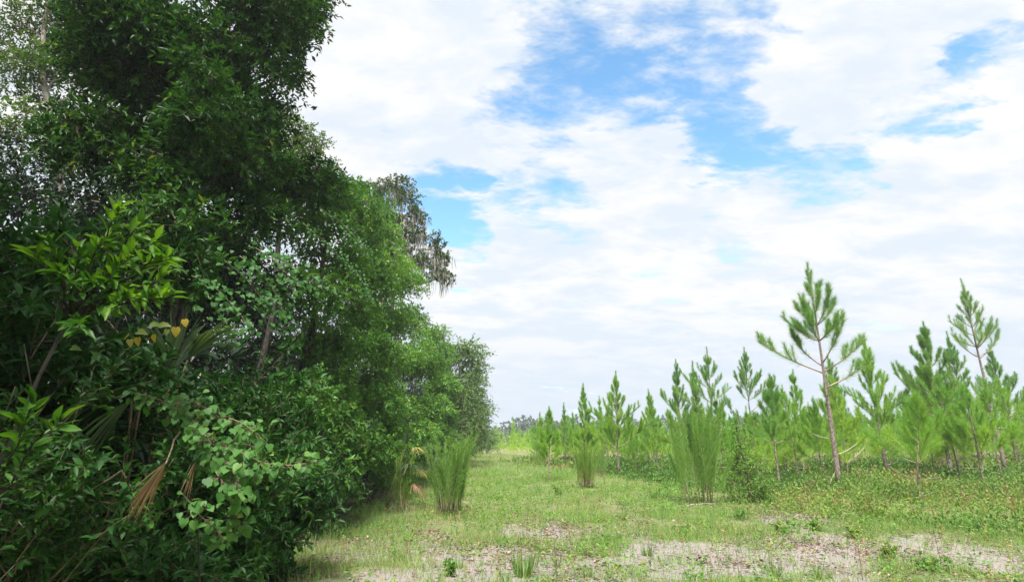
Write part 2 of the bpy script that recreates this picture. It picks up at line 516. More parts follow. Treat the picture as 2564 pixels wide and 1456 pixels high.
def build_ground():
    def axis(lo, hi, c0, c1, step, grow):
        mid = np.arange(c0, c1 + 1e-6, step)
        up, q, s = [], c1, step
        while q < hi:
            s *= grow; q += s; up.append(q)
        dn, q, s = [], c0, step
        while q > lo:
            s *= grow; q -= s; dn.append(q)
        return np.array(dn[::-1] + list(mid) + up)
    X = axis(-1500, 1500, -7, 17, .11, 1.12)
    Y = axis(-300, 1800, 4.5, 24, .11, 1.10)
    gx, gy = np.meshgrid(X, Y)
    z = terrain(gx, gy)
    s = sandiness(gx, gy)
    z = z + (fbm(gx * 4, gy * 4, 71, 3) - .5) * .045 * (gy < 30)
    v = np.stack([gx, gy, z], -1).reshape(-1, 3)
    nx, ny = len(X), len(Y)
    i = np.arange(ny - 1)[:, None] * nx + np.arange(nx - 1)[None]
    q = np.stack([i, i + 1, i + nx + 1, i + nx], -1).reshape(-1, 4)
    me = bpy.data.meshes.new('ground')
    me.vertices.add(len(v)); me.vertices.foreach_set('co', v.astype(np.float32).ravel())
    me.loops.add(len(q) * 4); me.loops.foreach_set('vertex_index', q.astype(np.int32).ravel())
    me.polygons.add(len(q)); me.polygons.foreach_set('loop_start', np.arange(0, len(q) * 4, 4, dtype=np.int32))
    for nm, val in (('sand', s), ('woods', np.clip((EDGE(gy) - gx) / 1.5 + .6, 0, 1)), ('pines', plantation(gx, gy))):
        a_ = me.attributes.new(nm, 'FLOAT', 'POINT')
        a_.data.foreach_set('value', np.asarray(val, np.float32).ravel())
    me.update(calc_edges=True)
    me.polygons.foreach_set('use_smooth', np.ones(len(q), bool))
    m, nt = new_mat('ground_soil')
    N, L = nt.nodes.new, nt.links.new
    tc = N('ShaderNodeTexCoord')

    def attr(n):
        a = N('ShaderNodeAttribute'); a.attribute_name = n
        return a.outputs['Fac']

    def noise(scale, detail=6, rough=.6):
        n = N('ShaderNodeTexNoise'); n.inputs['Scale'].default_value = scale; n.inputs['Detail'].default_value = detail
        n.inputs['Roughness'].default_value = rough; L(tc.outputs['Object'], n.inputs['Vector'])
        return n.outputs[0]

    def mixc(f, a, b):
        n = N('ShaderNodeMix'); n.data_type = 'RGBA'; L(f, n.inputs[0])
        for k, q_ in ((6, a), (7, b)):
            if isinstance(q_, tuple):
                n.inputs[k].default_value = (*q_, 1)
            else:
                L(q_, n.inputs[k])
        return n.outputs[2]

    def rg(v_, a, b, c=0, d=1):
        n = N('ShaderNodeMapRange'); n.interpolation_type = 'SMOOTHSTEP'; L(v_, n.inputs[0])
        for k, q_ in enumerate((a, b, c, d)):
            n.inputs[k + 1].default_value = q_
        return n.outputs[0]

    def ma(op, a, b):
        n = N('ShaderNodeMath'); n.operation = op
        for k, q_ in enumerate((a, b)):
            if isinstance(q_, (int, float)):
                n.inputs[k].default_value = q_
            else:
                L(q_, n.inputs[k])
        return n.outputs[0]
    n1, n2, n3 = noise(2.2), noise(14), noise(70, 4)
    soil = mixc(rg(n2, .35, .65), (.15, .105, .07), (.27, .20, .15))
    green = mixc(rg(n3, .3, .7), (.10, .15, .05), (.19, .215, .09))
    field = mixc(rg(n1, .30, .52), soil, green)
    sandc = mixc(rg(n3, .3, .7), (.19, .165, .158), (.31, .275, .265))
    sandc = mixc(rg(n2, .55, .75), sandc, (.30, .23, .19))
    fac = rg(ma('ADD', attr('sand'), ma('MULTIPLY', ma('SUBTRACT', n2, .5), .8)), .30, .62)
    c = mixc(fac, field, sandc)
    brown = mixc(rg(n1, .3, .6), (.17, .12, .08), (.20, .20, .07))
    c = mixc(ma('MULTIPLY', attr('pines'), .7), c, brown)
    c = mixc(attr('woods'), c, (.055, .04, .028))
    p = N('ShaderNodeBsdfPrincipled'); L(c, p.inputs['Base Color']); p.inputs['Roughness'].default_value = .95
    p.inputs['Specular IOR Level'].default_value = .15
    bp = N('ShaderNodeBump'); bp.inputs['Strength'].default_value = .7; bp.inputs['Distance'].default_value = .03
    L(ma('ADD', n2, ma('MULTIPLY', n3, .5)), bp.inputs['Height']); L(bp.outputs[0], p.inputs['Normal'])
    o = N('ShaderNodeOutputMaterial'); L(p.outputs[0], o.inputs[0])
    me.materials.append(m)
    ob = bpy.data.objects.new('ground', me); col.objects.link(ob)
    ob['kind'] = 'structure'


build_ground()


def scatter(n, y0, y1, x0f, x1f, power=1.0):
    """random ground points with depth y0..y1, thinning with distance"""
    y = y0 + (y1 - y0) * rng.random(n) ** power
    lo, hi = x0f(y), x1f(y)
    x = lo + (hi - lo) * rng.random(n)
    return x, y


def build_grass():
    mb = MB()
    right = lambda y: np.minimum(y * .93 + 2.0, 60)
    left = lambda y: EDGE(y) - .6
    # near, bent blades in tussocks
    for n, y0, y1, tm, hs, ws in ((150000, 5.2, 14, T_BLADE, (.05, .23), .0055), (150000, 13, 30, T_NEEDLE, (.07, .20), .010), (70000, 28, 95, T_NEEDLE, (.12, .3), .028)):
        x, y = scatter(n, y0, y1, left, right if y1 < 31 else (lambda q: np.interp(q, PB_Y, PB_X) + 5), .9)
        clump = fbm(x * 1.5, y * 1.5, 91, 3)
        s = sandiness(x, y); pl = plantation(x, y)
        keep = rng.random(n) < np.clip((clump - .34) * 3.2, .06, 1) * (1 - .86 * s) * (1 - .75 * pl)
        x, y, clump = x[keep], y[keep], clump[keep]
        k = len(x)
        z = terrain(x, y)
        d = np.stack([rng.normal(0, .45, k), rng.normal(0, .45, k), np.ones(k)], 1)
        h = rng.uniform(*hs, k) * (.6 + .8 * clump)
        dry = fbm(x * .5, y * .5, 97, 3) + .30 * np.exp(-((plantation(x, y) - .42) / .25) ** 2) * (y > 22) + .10 * np.exp(-((x - EDGE(y) - .8) / 1.2) ** 2)
        h = h * (1 + 1.1 * (rng.random(k) < .07))
        r = np.where(rng.random(k) < np.clip((dry - .48) * 1.5, 0, .85), rng.uniform(.74, 1, k), rng.random(k) * .74)
        mb.leaves(np.stack([x, y, z - .01], 1), d, rand_unit(k), h, tm, r, width=1.0)
        # set the blade width by hand: template width is 1
        tv = mb.v[-1].reshape(k, -1, 3)
        base = np.stack([x, y, z - .01], 1)[:, None]
        ax = unit(d)[:, None]
        along = ((tv - base) * ax).sum(-1, keepdims=True) * ax
        side = (tv - base) - along
        mb.v[-1] = (base + along + side * (ws / h)[:, None, None]).reshape(-1, 3)
    o = mb.build('grass', M['grass'], kind='stuff')
    tag(o, 'pale green and straw grass covering the open sandy lane', 'grass')

    # low broad-leaved ground cover, thick along the lane and the plantation's front
    mb = MB()
    n = 16000
    x, y = scatter(n, 5.5, 34, left, right, .75)
    s = sandiness(x, y)
    keep = rng.random(n) < (1 - .9 * s) * np.clip((fbm(x * .8, y * .8, 15, 3) - .38) * 4, .05, 1)
    x, y = x[keep], y[keep]
    per = 12
    X = np.repeat(x, per) + rng.normal(0, .07, len(x) * per); Y = np.repeat(y, per) + rng.normal(0, .07, len(x) * per)
    H = np.repeat(rng.uniform(.04, .22, len(x)), per)
    Z = terrain(X, Y) + H * rng.random(len(X))
    k = len(X)
    D = unit(np.stack([rng.normal(0, 1, k), rng.normal(0, 1, k), rng.uniform(-.1, .8, k)], 1))
    Nn = unit(np.stack([rng.normal(0, .4, k), rng.normal(0, .4, k), np.ones(k)], 1))
    mb.leaves(np.stack([X, Y, Z], 1), D, Nn, rng.uniform(.03, .075, k), T_DIAMOND, np.repeat(rng.random(len(x)) * .8, per) + rng.random(k) * .2, width=.6)
    # taller thin weeds here and there
    n = 1500
    x, y = scatter(n, 5.6, 26, left, right, .8)
    h = rng.uniform(.12, .42, n)
    p0 = np.stack([x, y, terrain(x, y) - .01], 1)
    p1 = p0 + np.stack([rng.normal(0, .22, n) * h, rng.normal(0, .22, n) * h, h], 1)
    tone = np.where(rng.random(n) < .35, rng.uniform(.85, 1, n), rng.random(n) * .7)
    mb.sticks(p0, p1, .0032, np.repeat(np.where(tone > .8, 1.0, .6), 6))
    per = 8
    t = rng.uniform(.25, 1, n * per)[:, None]
    P = np.repeat(p0, per, 0) * (1 - t) + np.repeat(p1, per, 0) * t
    k = n * per
    mb.leaves(P, unit(rng.normal(0, 1, (k, 3)) * [1, 1, .5] + [0, 0, .35]), unit(rng.normal(0, .5, (k, 3)) + [0, 0, 1]), rng.uniform(.03, .075, k), T_DIAMOND, np.clip(np.repeat(tone, per) + rng.normal(0, .06, k), 0, 1), width=.4)
    tag(mb.build('ground_cover', M['weed'], kind='stuff'), 'small broad-leaved weeds spread through the grass of the lane', 'ground cover')

    # knee-high undergrowth in front of and between the pines
    mb = MB()
    n = 13000
    x, y = scatter(n, 7.5, 55, lambda q: np.interp(q, PB_Y, PB_X) - 2.5, lambda q: q * .95 + 3, 1.0)
    pl = plantation(x, y)
    keep = rng.random(n) < np.clip(pl * 1.1 - .05, 0, 1) * np.clip((fbm(x * .45, y * .45, 115, 3) - .30) * 4, .08, 1) * (1 - .95 * sandiness(x, y))
    x, y, pl = x[keep], y[keep], pl[keep]
    per = 22
    h = (rng.uniform(.12, .62, len(x)) * (.4 + .6 * pl))
    wv = rng.uniform(.14, .34, len(x))
    k = len(x) * per
    q = rng.normal(0, 1, (k, 3)); q[:, 2] = np.abs(q[:, 2]); q = unit(q) * rng.random((k, 1)) ** .5
    P = np.stack([np.repeat(x, per) + q[:, 0] * np.repeat(wv, per), np.repeat(y, per) + q[:, 1] * np.repeat(wv, per), q[:, 2] * np.repeat(h, per) * 1.3], 1)
    P[:, 2] += terrain(P[:, 0], P[:, 1])
    D = unit(q + rng.normal(0, .6, (k, 3)) + [0, 0, .3])
    tone = np.clip(fbm(x * .35, y * .35, 131, 3) * 1.6 - .42 + rng.normal(0, .12, len(x)), 0, 1)
    far = np.repeat(np.clip(y / 11, 1.4, 3.2), per)
    mb.leaves(P, D, unit(rng.normal(0, .6, (k, 3)) + [0, 0, 1]), rng.uniform(.035, .07, k) * far, T_DIAMOND, np.clip(np.repeat(tone, per) + rng.normal(0, .12, k), 0, 1), width=.6)
    j = rng.integers(0, len(x), 5000)
    p0 = np.stack([x[j], y[j], terrain(x[j], y[j])], 1)
    mb.sticks(p0, p0 + np.stack([rng.normal(0, .15, 5000), rng.normal(0, .15, 5000), h[j] * rng.uniform(.8, 1.5, 5000)], 1), .004, .95)
    tag(mb.build('undergrowth', M['under'], kind='stuff'), 'knee-high green and russet undergrowth below the pines', 'undergrowth')

    # dry leaves and bits of stem lying on the sand
    mb = MB()
    n = 90000
    x, y = scatter(n, 5.2, 20, left, right, .8)
    lit = fbm(x * 1.1, y * 1.1, 141, 3)
    keep = rng.random(n) < np.clip((lit - .38) * 5, .10, 1) * (.25 + .75 * (sandiness(x, y) > .10))
    x, y = x[keep], y[keep]; k = len(x)
    P = np.stack([x, y, terrain(x, y) + .012 + rng.random(k) * .02], 1)
    D = unit(np.stack([rng.normal(0, 1, k), rng.normal(0, 1, k), rng.normal(0, .22, k)], 1))
    mb.leaves(P, D, unit(rng.normal(0, .35, (k, 3)) + [0, 0, 1]), rng.uniform(.022, .062, k) * (1 + .8 * (rng.random(k) < .08)), T_DIAMOND, None, width=.5)
    k = 2600
    x, y = scatter(k, 5.2, 17, left, right, .8)
    p0 = np.stack([x, y, terrain(x, y) + .015], 1)
    a = rng.random(k) * 6.28; l = rng.uniform(.05, .28, k)
    mb.sticks(p0, p0 + np.stack([np.cos(a) * l, np.sin(a) * l, rng.uniform(-.005, .03, k)], 1), .0035, .3)
    tag(mb.build('leaf_litter', M['litter'], kind='stuff'), 'brown dry leaves and twigs strewn over the sand', 'leaf litter')


build_grass()

# ------------------------------------------------------------------ pines
def curve(p0, d0, length, up, n=6, wob=.04, g=None):
    """a branch path that starts along d0 and bends upward"""
    g = g or rng
    p = [np.array(p0, float)]; d = unit(np.array(d0, float))
    for i in range(n - 1):
        d = unit(d + np.array([0, 0, up / n]) + g.normal(0, wob, 3))
        p.append(p[-1] + d * length / (n - 1))
    return np.array(p)


def along(path, t):
    s = np.clip(t, 0, .9999) * (len(path) - 1)
    i = s.astype(int); f = (s - i)[:, None]
    return path[i] * (1 - f) + path[i + 1] * f, unit(path[i + 1] - path[i])


def pine_parts(g, H, base=.35, spread=.30, whorl=.5, density=1.0, needle=.22, bare=True, top_candles=3, trunk_r=None, bend=.25, per=(3, 5), width=.0075, fine=True, extra=(), dead=(0, 3)):
    """trunk, branches and needles of one young pine standing at the origin"""
    tr = trunk_r or (.012 * H + .01)
    n = 12
    t = np.linspace(0, 1, n)
    ph = g.random(2) * 6.28
    trunk = np.stack([bend * .3 * np.sin(t * 3.0 + ph[0]) * t, bend * .3 * np.sin(t * 2.6 + ph[1]) * t, t * H], 1)
    trunk[0, :2] = 0
    gid = [0]
    shoots = []          # (path, needle length, coverage from, angle, count factor)
    branches = []
    z = H * (.10 if bare else base)
    a0 = g.random() * 6.28
    while z < H * .965:
        tz = z / H
        alive = tz > base + g.normal(0, .03)
        k = int(g.integers(per[0], per[1] + 1))
        if not alive:
            k = int(g.integers(*dead))
        a0 += g.random() * 2
        p0, _ = along(trunk, np.array([tz]))
        f = (tz - base) / (1 - base)
        for j in range(k):
            a = a0 + 6.28 * j / k + g.normal(0, .25)
            out = np.array([math.cos(a), math.sin(a), 0])
            if alive:
                L = spread * H * (.16 + .95 * (1 - f) ** 1.0) * g.uniform(.6, 1.2) * (1.0 if f > .14 else g.uniform(.9, 1.45))
                el = R(18 + 42 * f + g.normal(0, 7))
                path = curve(p0[0], out * math.cos(el) + np.array([0, 0, math.sin(el)]), L, .55 + .5 * f, 7, .05, g)
                gid[0] += 1
                branches.append((path, tr * .30 * (1 - f * .5), True, gid[0]))
                shoots.append((path, needle, max(.15, 1 - 1.25 / max(L, .3)), 1.0, gid[0]))
                ns = int(3 + L * 3.4 * density)
                tt = g.uniform(.25, .92, ns)
                pp, dd = along(path, tt)
                for q in range(ns):
                    sd = unit(dd[q] * .8 + np.cross(dd[q], [0, 0, 1]) * g.choice([-1, 1]) * g.uniform(.3, .9) + np.array([0, 0, g.uniform(.05, .5)]))
                    sl = L * g.uniform(.18, .42) * (1.15 - tt[q] * .5) + .10
                    sp = curve(pp[q], sd, sl, 1.3, 5, .05, g)
                    branches.append((sp, tr * .12, True, gid[0]))
                    shoots.append((sp, needle * g.uniform(.85, 1.05), .12, 1.0, gid[0]))
            else:
                L = spread * H * g.uniform(.25, .85)
                el = R(g.uniform(-8, 35))
                path = curve(p0[0], out * math.cos(el) + np.array([0, 0, math.sin(el)]), L, g.uniform(-.4, .9), 6, .08, g)
                gid[0] += 1
                branches.append((path, tr * .17, False, gid[0]))
        z += whorl * g.uniform(.75, 1.25) * (1 if alive else 1.1)
    for ez, ea, eL, eel in extra:
        p0, _ = along(trunk, np.array([ez / H]))
        path = curve(p0[0], np.array([math.cos(ea) * math.cos(R(eel)), math.sin(ea) * math.cos(R(eel)), math.sin(R(eel))]), eL, .55, 9, .05, g)
        gid[0] += 1
        branches.append((path, tr * .34, True, gid[0]))
        shoots.append((path, needle, .30, .9, gid[0]))
        for q in range(int(4 + eL * 3)):
            tq = g.uniform(.38, .97)
            pp, dd = along(path, np.array([tq]))
            sd = unit(dd[0] * .8 + np.cross(dd[0], [0, 0, 1]) * g.choice([-1, 1]) * g.uniform(.2, .7) + np.array([0, 0, g.uniform(.2, .8)]))
            sp = curve(pp[0], sd, g.uniform(.28, .6), 1.2, 5, .04, g)
            branches.append((sp, tr * .11, True, gid[0]))
            shoots.append((sp, needle, .1, 1.0, gid[0]))
    # leader candles
    top = trunk[-1]
    for j in range(top_candles):
        a = g.random() * 6.28
        d = np.array([math.cos(a) * .28, math.sin(a) * .28, 1.0]) if j else np.array([0, 0, 1.0])
        l = H * (.085 if j == 0 else .07) * g.uniform(.9, 1.2)
        sp = curve(top - [0, 0, H * .03 * (j > 0)], d, l, .8, 5, .02, g)
        branches.append((sp, tr * .10, True, 0))
        shoots.append((sp, needle * .8, 0, 1.3, 0))
    # the trunk top itself carries needles
    shoots.append((trunk[-4:], needle, .25, 1.0, 0))
    tb = MB()
    rad = tr * (1 - .86 * t ** .9)
    rad[0] *= 1.25
    tb.tube(trunk, rad, 9)
    nb = MB()
    P, D, S, Rr, Gi = [], [], [], [], []
    for path, nl, t0, dens, gi in shoots:
        ln = np.linalg.norm(np.diff(path, axis=0), axis=1).sum()
        k = max(6 if density > .1 else 2, int(ln * (1 - t0) * 330 * density * dens))
        tt = t0 + (1 - t0) * g.random(k) ** .9
        pp, dd = along(path, tt)
        perp = unit(np.cross(dd, unit(g.normal(size=(k, 3)))))
        ang = R(1) * g.uniform(22, 70, k) * (1.08 - .52 * tt)
        dr = dd * np.cos(ang)[:, None] + perp * np.sin(ang)[:, None]
        low = np.clip(1 - pp[:, 2] / H, 0, 1)
        dr[:, 2] -= .22 * low * (1 - tt) * 1.5
        Gi.append(np.full(k, gi)); P.append(pp); D.append(unit(dr)); S.append(nl * g.uniform(.7, 1.1, k) * (1.05 - .25 * tt))
        Rr.append(np.clip(.30 + .45 * low + g.normal(0, .17, k) - .12 * tt, 0, 1))  # tone painted darker and bluer towards the top, as if backlit by sky
    P = np.concatenate(P); D = np.concatenate(D); S = np.concatenate(S); Rr = np.concatenate(Rr)
    k = len(P)
    tv, tf = T_NEEDLE
    Dn = unit(D); side = unit(np.cross(unit(g.normal(size=(k, 3))), Dn)) * width
    v = np.stack([P + side * .5, P - side * .5, P + Dn * S[:, None]], 1)
    nb.add(v.reshape(-1, 3), np.arange(k * 3).reshape(-1, 3), Rr)
    nb.gid = np.concatenate(Gi)
    return tb, branches, nb


def local_build(mb, name, mat, parent, smooth=False, kind=None):
    o = bpy.data.objects.new(name, mb.mesh(name, mat, smooth))
    col.objects.link(o)
    o.parent = parent
    if kind:
        o['kind'] = kind
    return o


def add_pine(name, loc, H, label, seed, mat='pine', rz=0.0, split=True, group=None, **kw):
    g = np.random.default_rng(seed)
    tb, br, nb = pine_parts(g, H, **kw)
    root = thing(name, loc, label, 'pine tree', group, rz)
    local_build(tb, 'trunk', M['pine_bark'], root, True)
    main = {}
    for path, r, live, gi in br:
        if gi and gi not in main:
            main[gi] = (np.linalg.norm(path[-1] - path[0]), live)
    own = set(sorted(main, key=lambda q: -main[q][0])[:24]) if split else set()
    wood = {gi: MB() for gi in own}
    b = MB()
    for path, r, live, gi in br:
        (wood[gi] if gi in own else b).tube(path, np.linspace(r, r * .38, len(path)), 4 if gi in own else 3)
    V = nb.v[0].reshape(-1, 3, 3)
    for gi in own:
        o = local_build(wood[gi], 'branch' if main[gi][1] else 'dead_branch', M['pine_twig' if main[gi][1] else 'dead_wood'], root, True)
        m = nb.gid == gi
        if m.any():
            q = MB(); q.add(V[m].reshape(-1, 3), np.arange(m.sum() * 3).reshape(-1, 3), nb.r[0][m])
            local_build(q, 'needles', M[mat], o, kind='stuff')
    if b.n:
        local_build(b, 'twigs', M['pine_twig'], root, kind='stuff')
    m = ~np.isin(nb.gid, list(own))
    q = MB(); q.add(V[m].reshape(-1, 3), np.arange(m.sum() * 3).reshape(-1, 3), nb.r[0][m])
    local_build(q, 'needles', M[mat], root, kind='stuff')
    return root


def gpos(x, Y):
    """ground point at depth Y below photograph column x (taken at the horizon)"""
    X = ray(x, 1150)[0] * Y
    return np.array([X, Y, float(terrain(X, Y)) - .03])


def front_pines():
    global FRONT
    F = [  # column, depth, height, label, seed, options
        (2093, 19.6, 7.35, 'tallest pine in front, thick brown trunk and long upswept lower limbs', 3, dict(base=.60, spread=.215, whorl=.44, density=1.05, extra=((3.95, math.pi - .15, 2.3, 24), (4.0, .2, 2.2, 26), (3.45, -.2, 1.9, 16), (4.2, 2.3, 1.5, 34), (4.3, -1.2, 1.5, 36)), trunk_r=.095, top_candles=3, needle=.28, bend=.2, width=.008, dead=(0, 2))),
        (2512, 25.0, 8.15, 'tall pine by the right edge with bare grey trunk and narrow twin-pointed top', 19, dict(base=.64, spread=.15, whorl=.45, density=.8, extra=((5.1, math.pi - .1, 1.5, 28), (5.05, .1, 1.6, 26), (5.5, -1.2, 1.2, 35)), trunk_r=.09, bend=.2, needle=.22, top_candles=3)),
        (2376, 23.5, 5.95, 'pine with dense pointed blue-green crown, second large one from the right edge', 23, dict(base=.42, spread=.26, whorl=.45, density=1.3, trunk_r=.085)),
        (2290, 15.6, 2.75, 'small leaning pine sapling with thin dark stem in the russet undergrowth', 31, dict(base=.34, spread=.42, whorl=.3, density=.7, trunk_r=.032, bend=1.2, bare=True, needle=.24)),
        (1946, 18.2, 3.5, 'slender dark-stemmed pine just left of the tallest pine', 37, dict(base=.48, spread=.22, whorl=.33, density=1.3, trunk_r=.04, needle=.20)),
        (1893, 24.0, 5.1, 'thin tall pine with fan of upright shoots above a bare stem', 41, dict(base=.62, spread=.20, whorl=.36, density=1.1, trunk_r=.045, top_candles=6, needle=.17)),
        (1792, 25.0, 5.3, 'thin pine with long single spear-like top behind the large dogfennel', 43, dict(base=.60, spread=.22, whorl=.5, density=1.0, trunk_r=.045, top_candles=1, needle=.18)),
        (1757, 27.0, 4.9, 'narrow pine spire between two taller tops behind the large dogfennel', 47, dict(base=.30, spread=.13, whorl=.35, density=1.3, trunk_r=.05, top_candles=1)),
        (1712, 28.0, 5.15, 'broad blue-green pine with many upright candles left of the spire tops', 53, dict(base=.25, spread=.22, whorl=.38, density=1.5, trunk_r=.06, top_candles=4, needle=.18)),
        (1637, 33.0, 4.25, 'small pointed pine alone on the skyline left of the large dogfennel', 59, dict(base=.22, spread=.24, whorl=.36, density=1.4, trunk_r=.055, needle=.2)),
        (1548, 30.0, 4.9, 'wide pyramid-shaped pine with forked bare lower stems in mid lane', 61, dict(base=.25, spread=.27, whorl=.38, density=1.5, trunk_r=.06, needle=.2)),
        (1466, 31.0, 4.35, 'pointed pine right behind the straw-based dogfennel clump', 67, dict(base=.22, spread=.21, whorl=.36, density=1.5, trunk_r=.055, needle=.2)),
        (1374, 25.0, 2.85, 'small bright yellow-green pine nearest the lane with single thin stem', 71, dict(base=.30, spread=.24, whorl=.28, density=1.5, trunk_r=.035, needle=.2)),
        (1508, 42.0, 4.6, 'far pine tip between the pointed and the pyramid-shaped pines', 73, dict(base=.2, spread=.18, whorl=.4, density=1.2, trunk_r=.05)),
        (1416, 42.0, 4.1, 'far narrow pine tip left of the straw-based dogfennel', 79, dict(base=.2, spread=.2, whorl=.4, density=1.2, trunk_r=.05)),
        (2215, 25.0, 5.6, 'leafy light green pine behind right limbs of the tallest pine', 83, dict(base=.25, spread=.28, whorl=.42, density=1.4, trunk_r=.07)),
        (2440, 30.0, 6.6, 'pine with upright forked tops behind the tall right-edge pine', 89, dict(base=.45, spread=.2, whorl=.45, density=1.2, trunk_r=.07, top_candles=4)),
        (2545, 32.0, 6.3, 'dark full pine cut by the right edge of the picture', 97, dict(base=.35, spread=.26, whorl=.42, density=1.4, trunk_r=.075)),
        (2105, 26.0, 5.0, 'bright green pine close behind the trunk of the tallest pine', 101, dict(base=.2, spread=.28, whorl=.4, density=1.4, trunk_r=.06)),
        (2350, 28.0, 5.1, 'bushy yellow-green pine left of the dense pointed crown', 103, dict(base=.2, spread=.3, whorl=.4, density=1.5, trunk_r=.06)),
        (2010, 27.0, 4.5, 'bushy pine filling the gap left of the tallest trunk', 107, dict(base=.2, spread=.3, whorl=.4, density=1.4, trunk_r=.055)),
        (2450, 21.0, 3.4, 'low bright pine in front of the right-edge pine', 109, dict(base=.25, spread=.36, whorl=.33, density=1.4, trunk_r=.05)),
    ]
    FRONT = [(p[0] / p[1], w) for p, w in ((gpos(f[0], f[1]), w) for f, w in zip(F, ('tallest front pine', 'tall bare-trunked pine by the right edge', 'dense pointed blue-green pine', 'leaning pine sapling', 'slender dark-stemmed pine', 'pine with the fan of upright shoots', 'pine with the spear-like top', None, 'broad pine with many candles', 'small pointed skyline pine', 'wide pyramid-shaped pine', 'pine behind the straw-based dogfennel', 'small bright lane-side pine')) if w)]
    for i, (x, Y, H, lab, seed, kw) in enumerate(F):
        young = i >= 12
        if i in (2, 5, 6, 8, 10, 15, 17):
            ge = np.random.default_rng(seed + 1)
            kw = dict(kw, extra=tuple((H * ge.uniform(.42, .6), ge.random() * 6.28, H * ge.uniform(.22, .32), ge.uniform(15, 35)) for _ in range(3)))
        if i >= 13:
            kw = dict(kw, density=kw['density'] * .62, width=.011)
        add_pine('pine_tree', gpos(x, Y), H, lab, seed, 'pine_young' if (young and i not in (14, 16, 17)) or i in (3, 9, 10, 11) else 'pine', rz=0 if i < 2 else seed, **kw)


front_pines()


def plantation_pines():
    protos = []
    for s in range(9):
        g = np.random.default_rng(200 + s)
        tb, br, nb = pine_parts(g, 4.4, base=g.uniform(.12, .30), spread=g.uniform(.24, .34), whorl=.42, density=g.uniform(.38, .55), needle=.27, trunk_r=.045, width=.014, bend=g.uniform(.2, 1.2), dead=(1, 4), top_candles=int(g.integers(1, 4)), per=(4, 5))
        b, d = MB(), MB()
        for path, r, live, gi in br:
            (b if live else d).tube(path[::2], np.linspace(r, r * .4, len(path[::2])), 3)
        protos.append((tb.mesh('trunk', M['pine_bark'], True), b.mesh('twigs', M['pine_twig']), d.mesh('dead_branches', M['dead_wood']) if d.n else None, nb.mesh('needles', M['pine_young'])))
    # planted in rows
    g = np.random.default_rng(77)
    spots = []
    for i in range(-20, 80):
        for j in range(0, 75):
            x = i * 2.3 + g.normal(0, .35); y = 22 + j * 1.9 + g.normal(0, .4)
            if x < np.interp(y, PB_Y, PB_X) + 1.2 or x > y * .95 + 3 or y > 125:
                continue
            if g.random() < (.28 if y < 40 else .08):
                continue
            spots.append((y, x, g.uniform(.68, 1.22) * np.interp(x / y, [-.05, .08, .2, .45, .8], [.76, .70, .62, .72, .80]), g.random() * 6.28, int(g.integers(0, 9))))
    spots.sort()
    lab = {0: 'young bright green pine in the plantation rows just behind the front pines', 1: 'young pine in the middle rows of the plantation', 2: 'young pine in the far rows of the plantation, only its top showing'}
    n_single = 270
    order = ('', 'second ', 'third ', 'fourth ', 'fifth ', 'sixth ', 'seventh ', 'eighth ', 'ninth ', 'tenth ', 'eleventh ', 'twelfth ', 'thirteenth ', 'fourteenth ', 'fifteenth ', 'sixteenth ', 'seventeenth ')
    near = {}
    slots = {}
    for idx, (y, x, s, rz, k) in enumerate(spots[:n_single]):
        if y < 34:
            col_, ref = min(FRONT, key=lambda f: abs(f[0] - x / y))
            slots.setdefault((ref, 'left' if x / y < col_ else 'right'), []).append((abs(x / y - col_), idx))
    for (ref, side), members in slots.items():
        for q, (_, idx) in enumerate(sorted(members)):
            near[idx] = '%syoung pine to the %s behind the %s' % (order[min(q, 16)], side, ref)
    for idx, (y, x, s, rz, k) in enumerate(spots[:n_single]):
        zone = 0 if y < 34 else 1 if y < 46 else 2
        root = thing('young_pine', (x, y, float(terrain(x, y)) - .03), near.get(idx, lab[zone]), 'pine tree', ('nearest', 'middle', 'far')[zone] + ' rows of plantation pines', rz, s)
        for nm, me in zip(('trunk', 'twigs', 'dead_branches', 'needles'), protos[k]):
            if me is None:
                continue
            o = bpy.data.objects.new(nm, me); col.objects.link(o); o.parent = root
            if nm != 'trunk':
                o['kind'] = 'stuff'
    # the rest, whose tips only show over the others: one mass
    lods = []
    for s in range(3):
        gg = np.random.default_rng(300 + s)
        tb, br, nb = pine_parts(gg, 4.4, base=.2, spread=.27, whorl=.55, density=.035, needle=.42, trunk_r=.05, width=.11, top_candles=2, per=(2, 3), bare=False)
        lods.append((np.concatenate(nb.v).reshape(-1, 3, 3), np.concatenate(nb.r)))
    mb = MB()
    for y, x, s, rz, k in spots[n_single:]:
        if y > 62 and g.random() < .5:
            continue
        V, rr = lods[k % 3]
        c, sn = math.cos(rz), math.sin(rz)
        m = np.array([[c, -sn, 0], [sn, c, 0], [0, 0, 1]]) * s
        mb.add(V.reshape(-1, 3) @ m.T + [x, y, 0], np.arange(len(V) * 3).reshape(-1, 3), np.clip(rr + g.normal(0, .12), 0, 1))
    print('plantation spots', len(spots), 'mass tris', sum(len(f) for f in mb.f))
    tag(mb.build('distant_pines', M['pine_young'], kind='stuff'), 'massed tops of the farthest plantation pines', 'pine plantation')


plantation_pines()


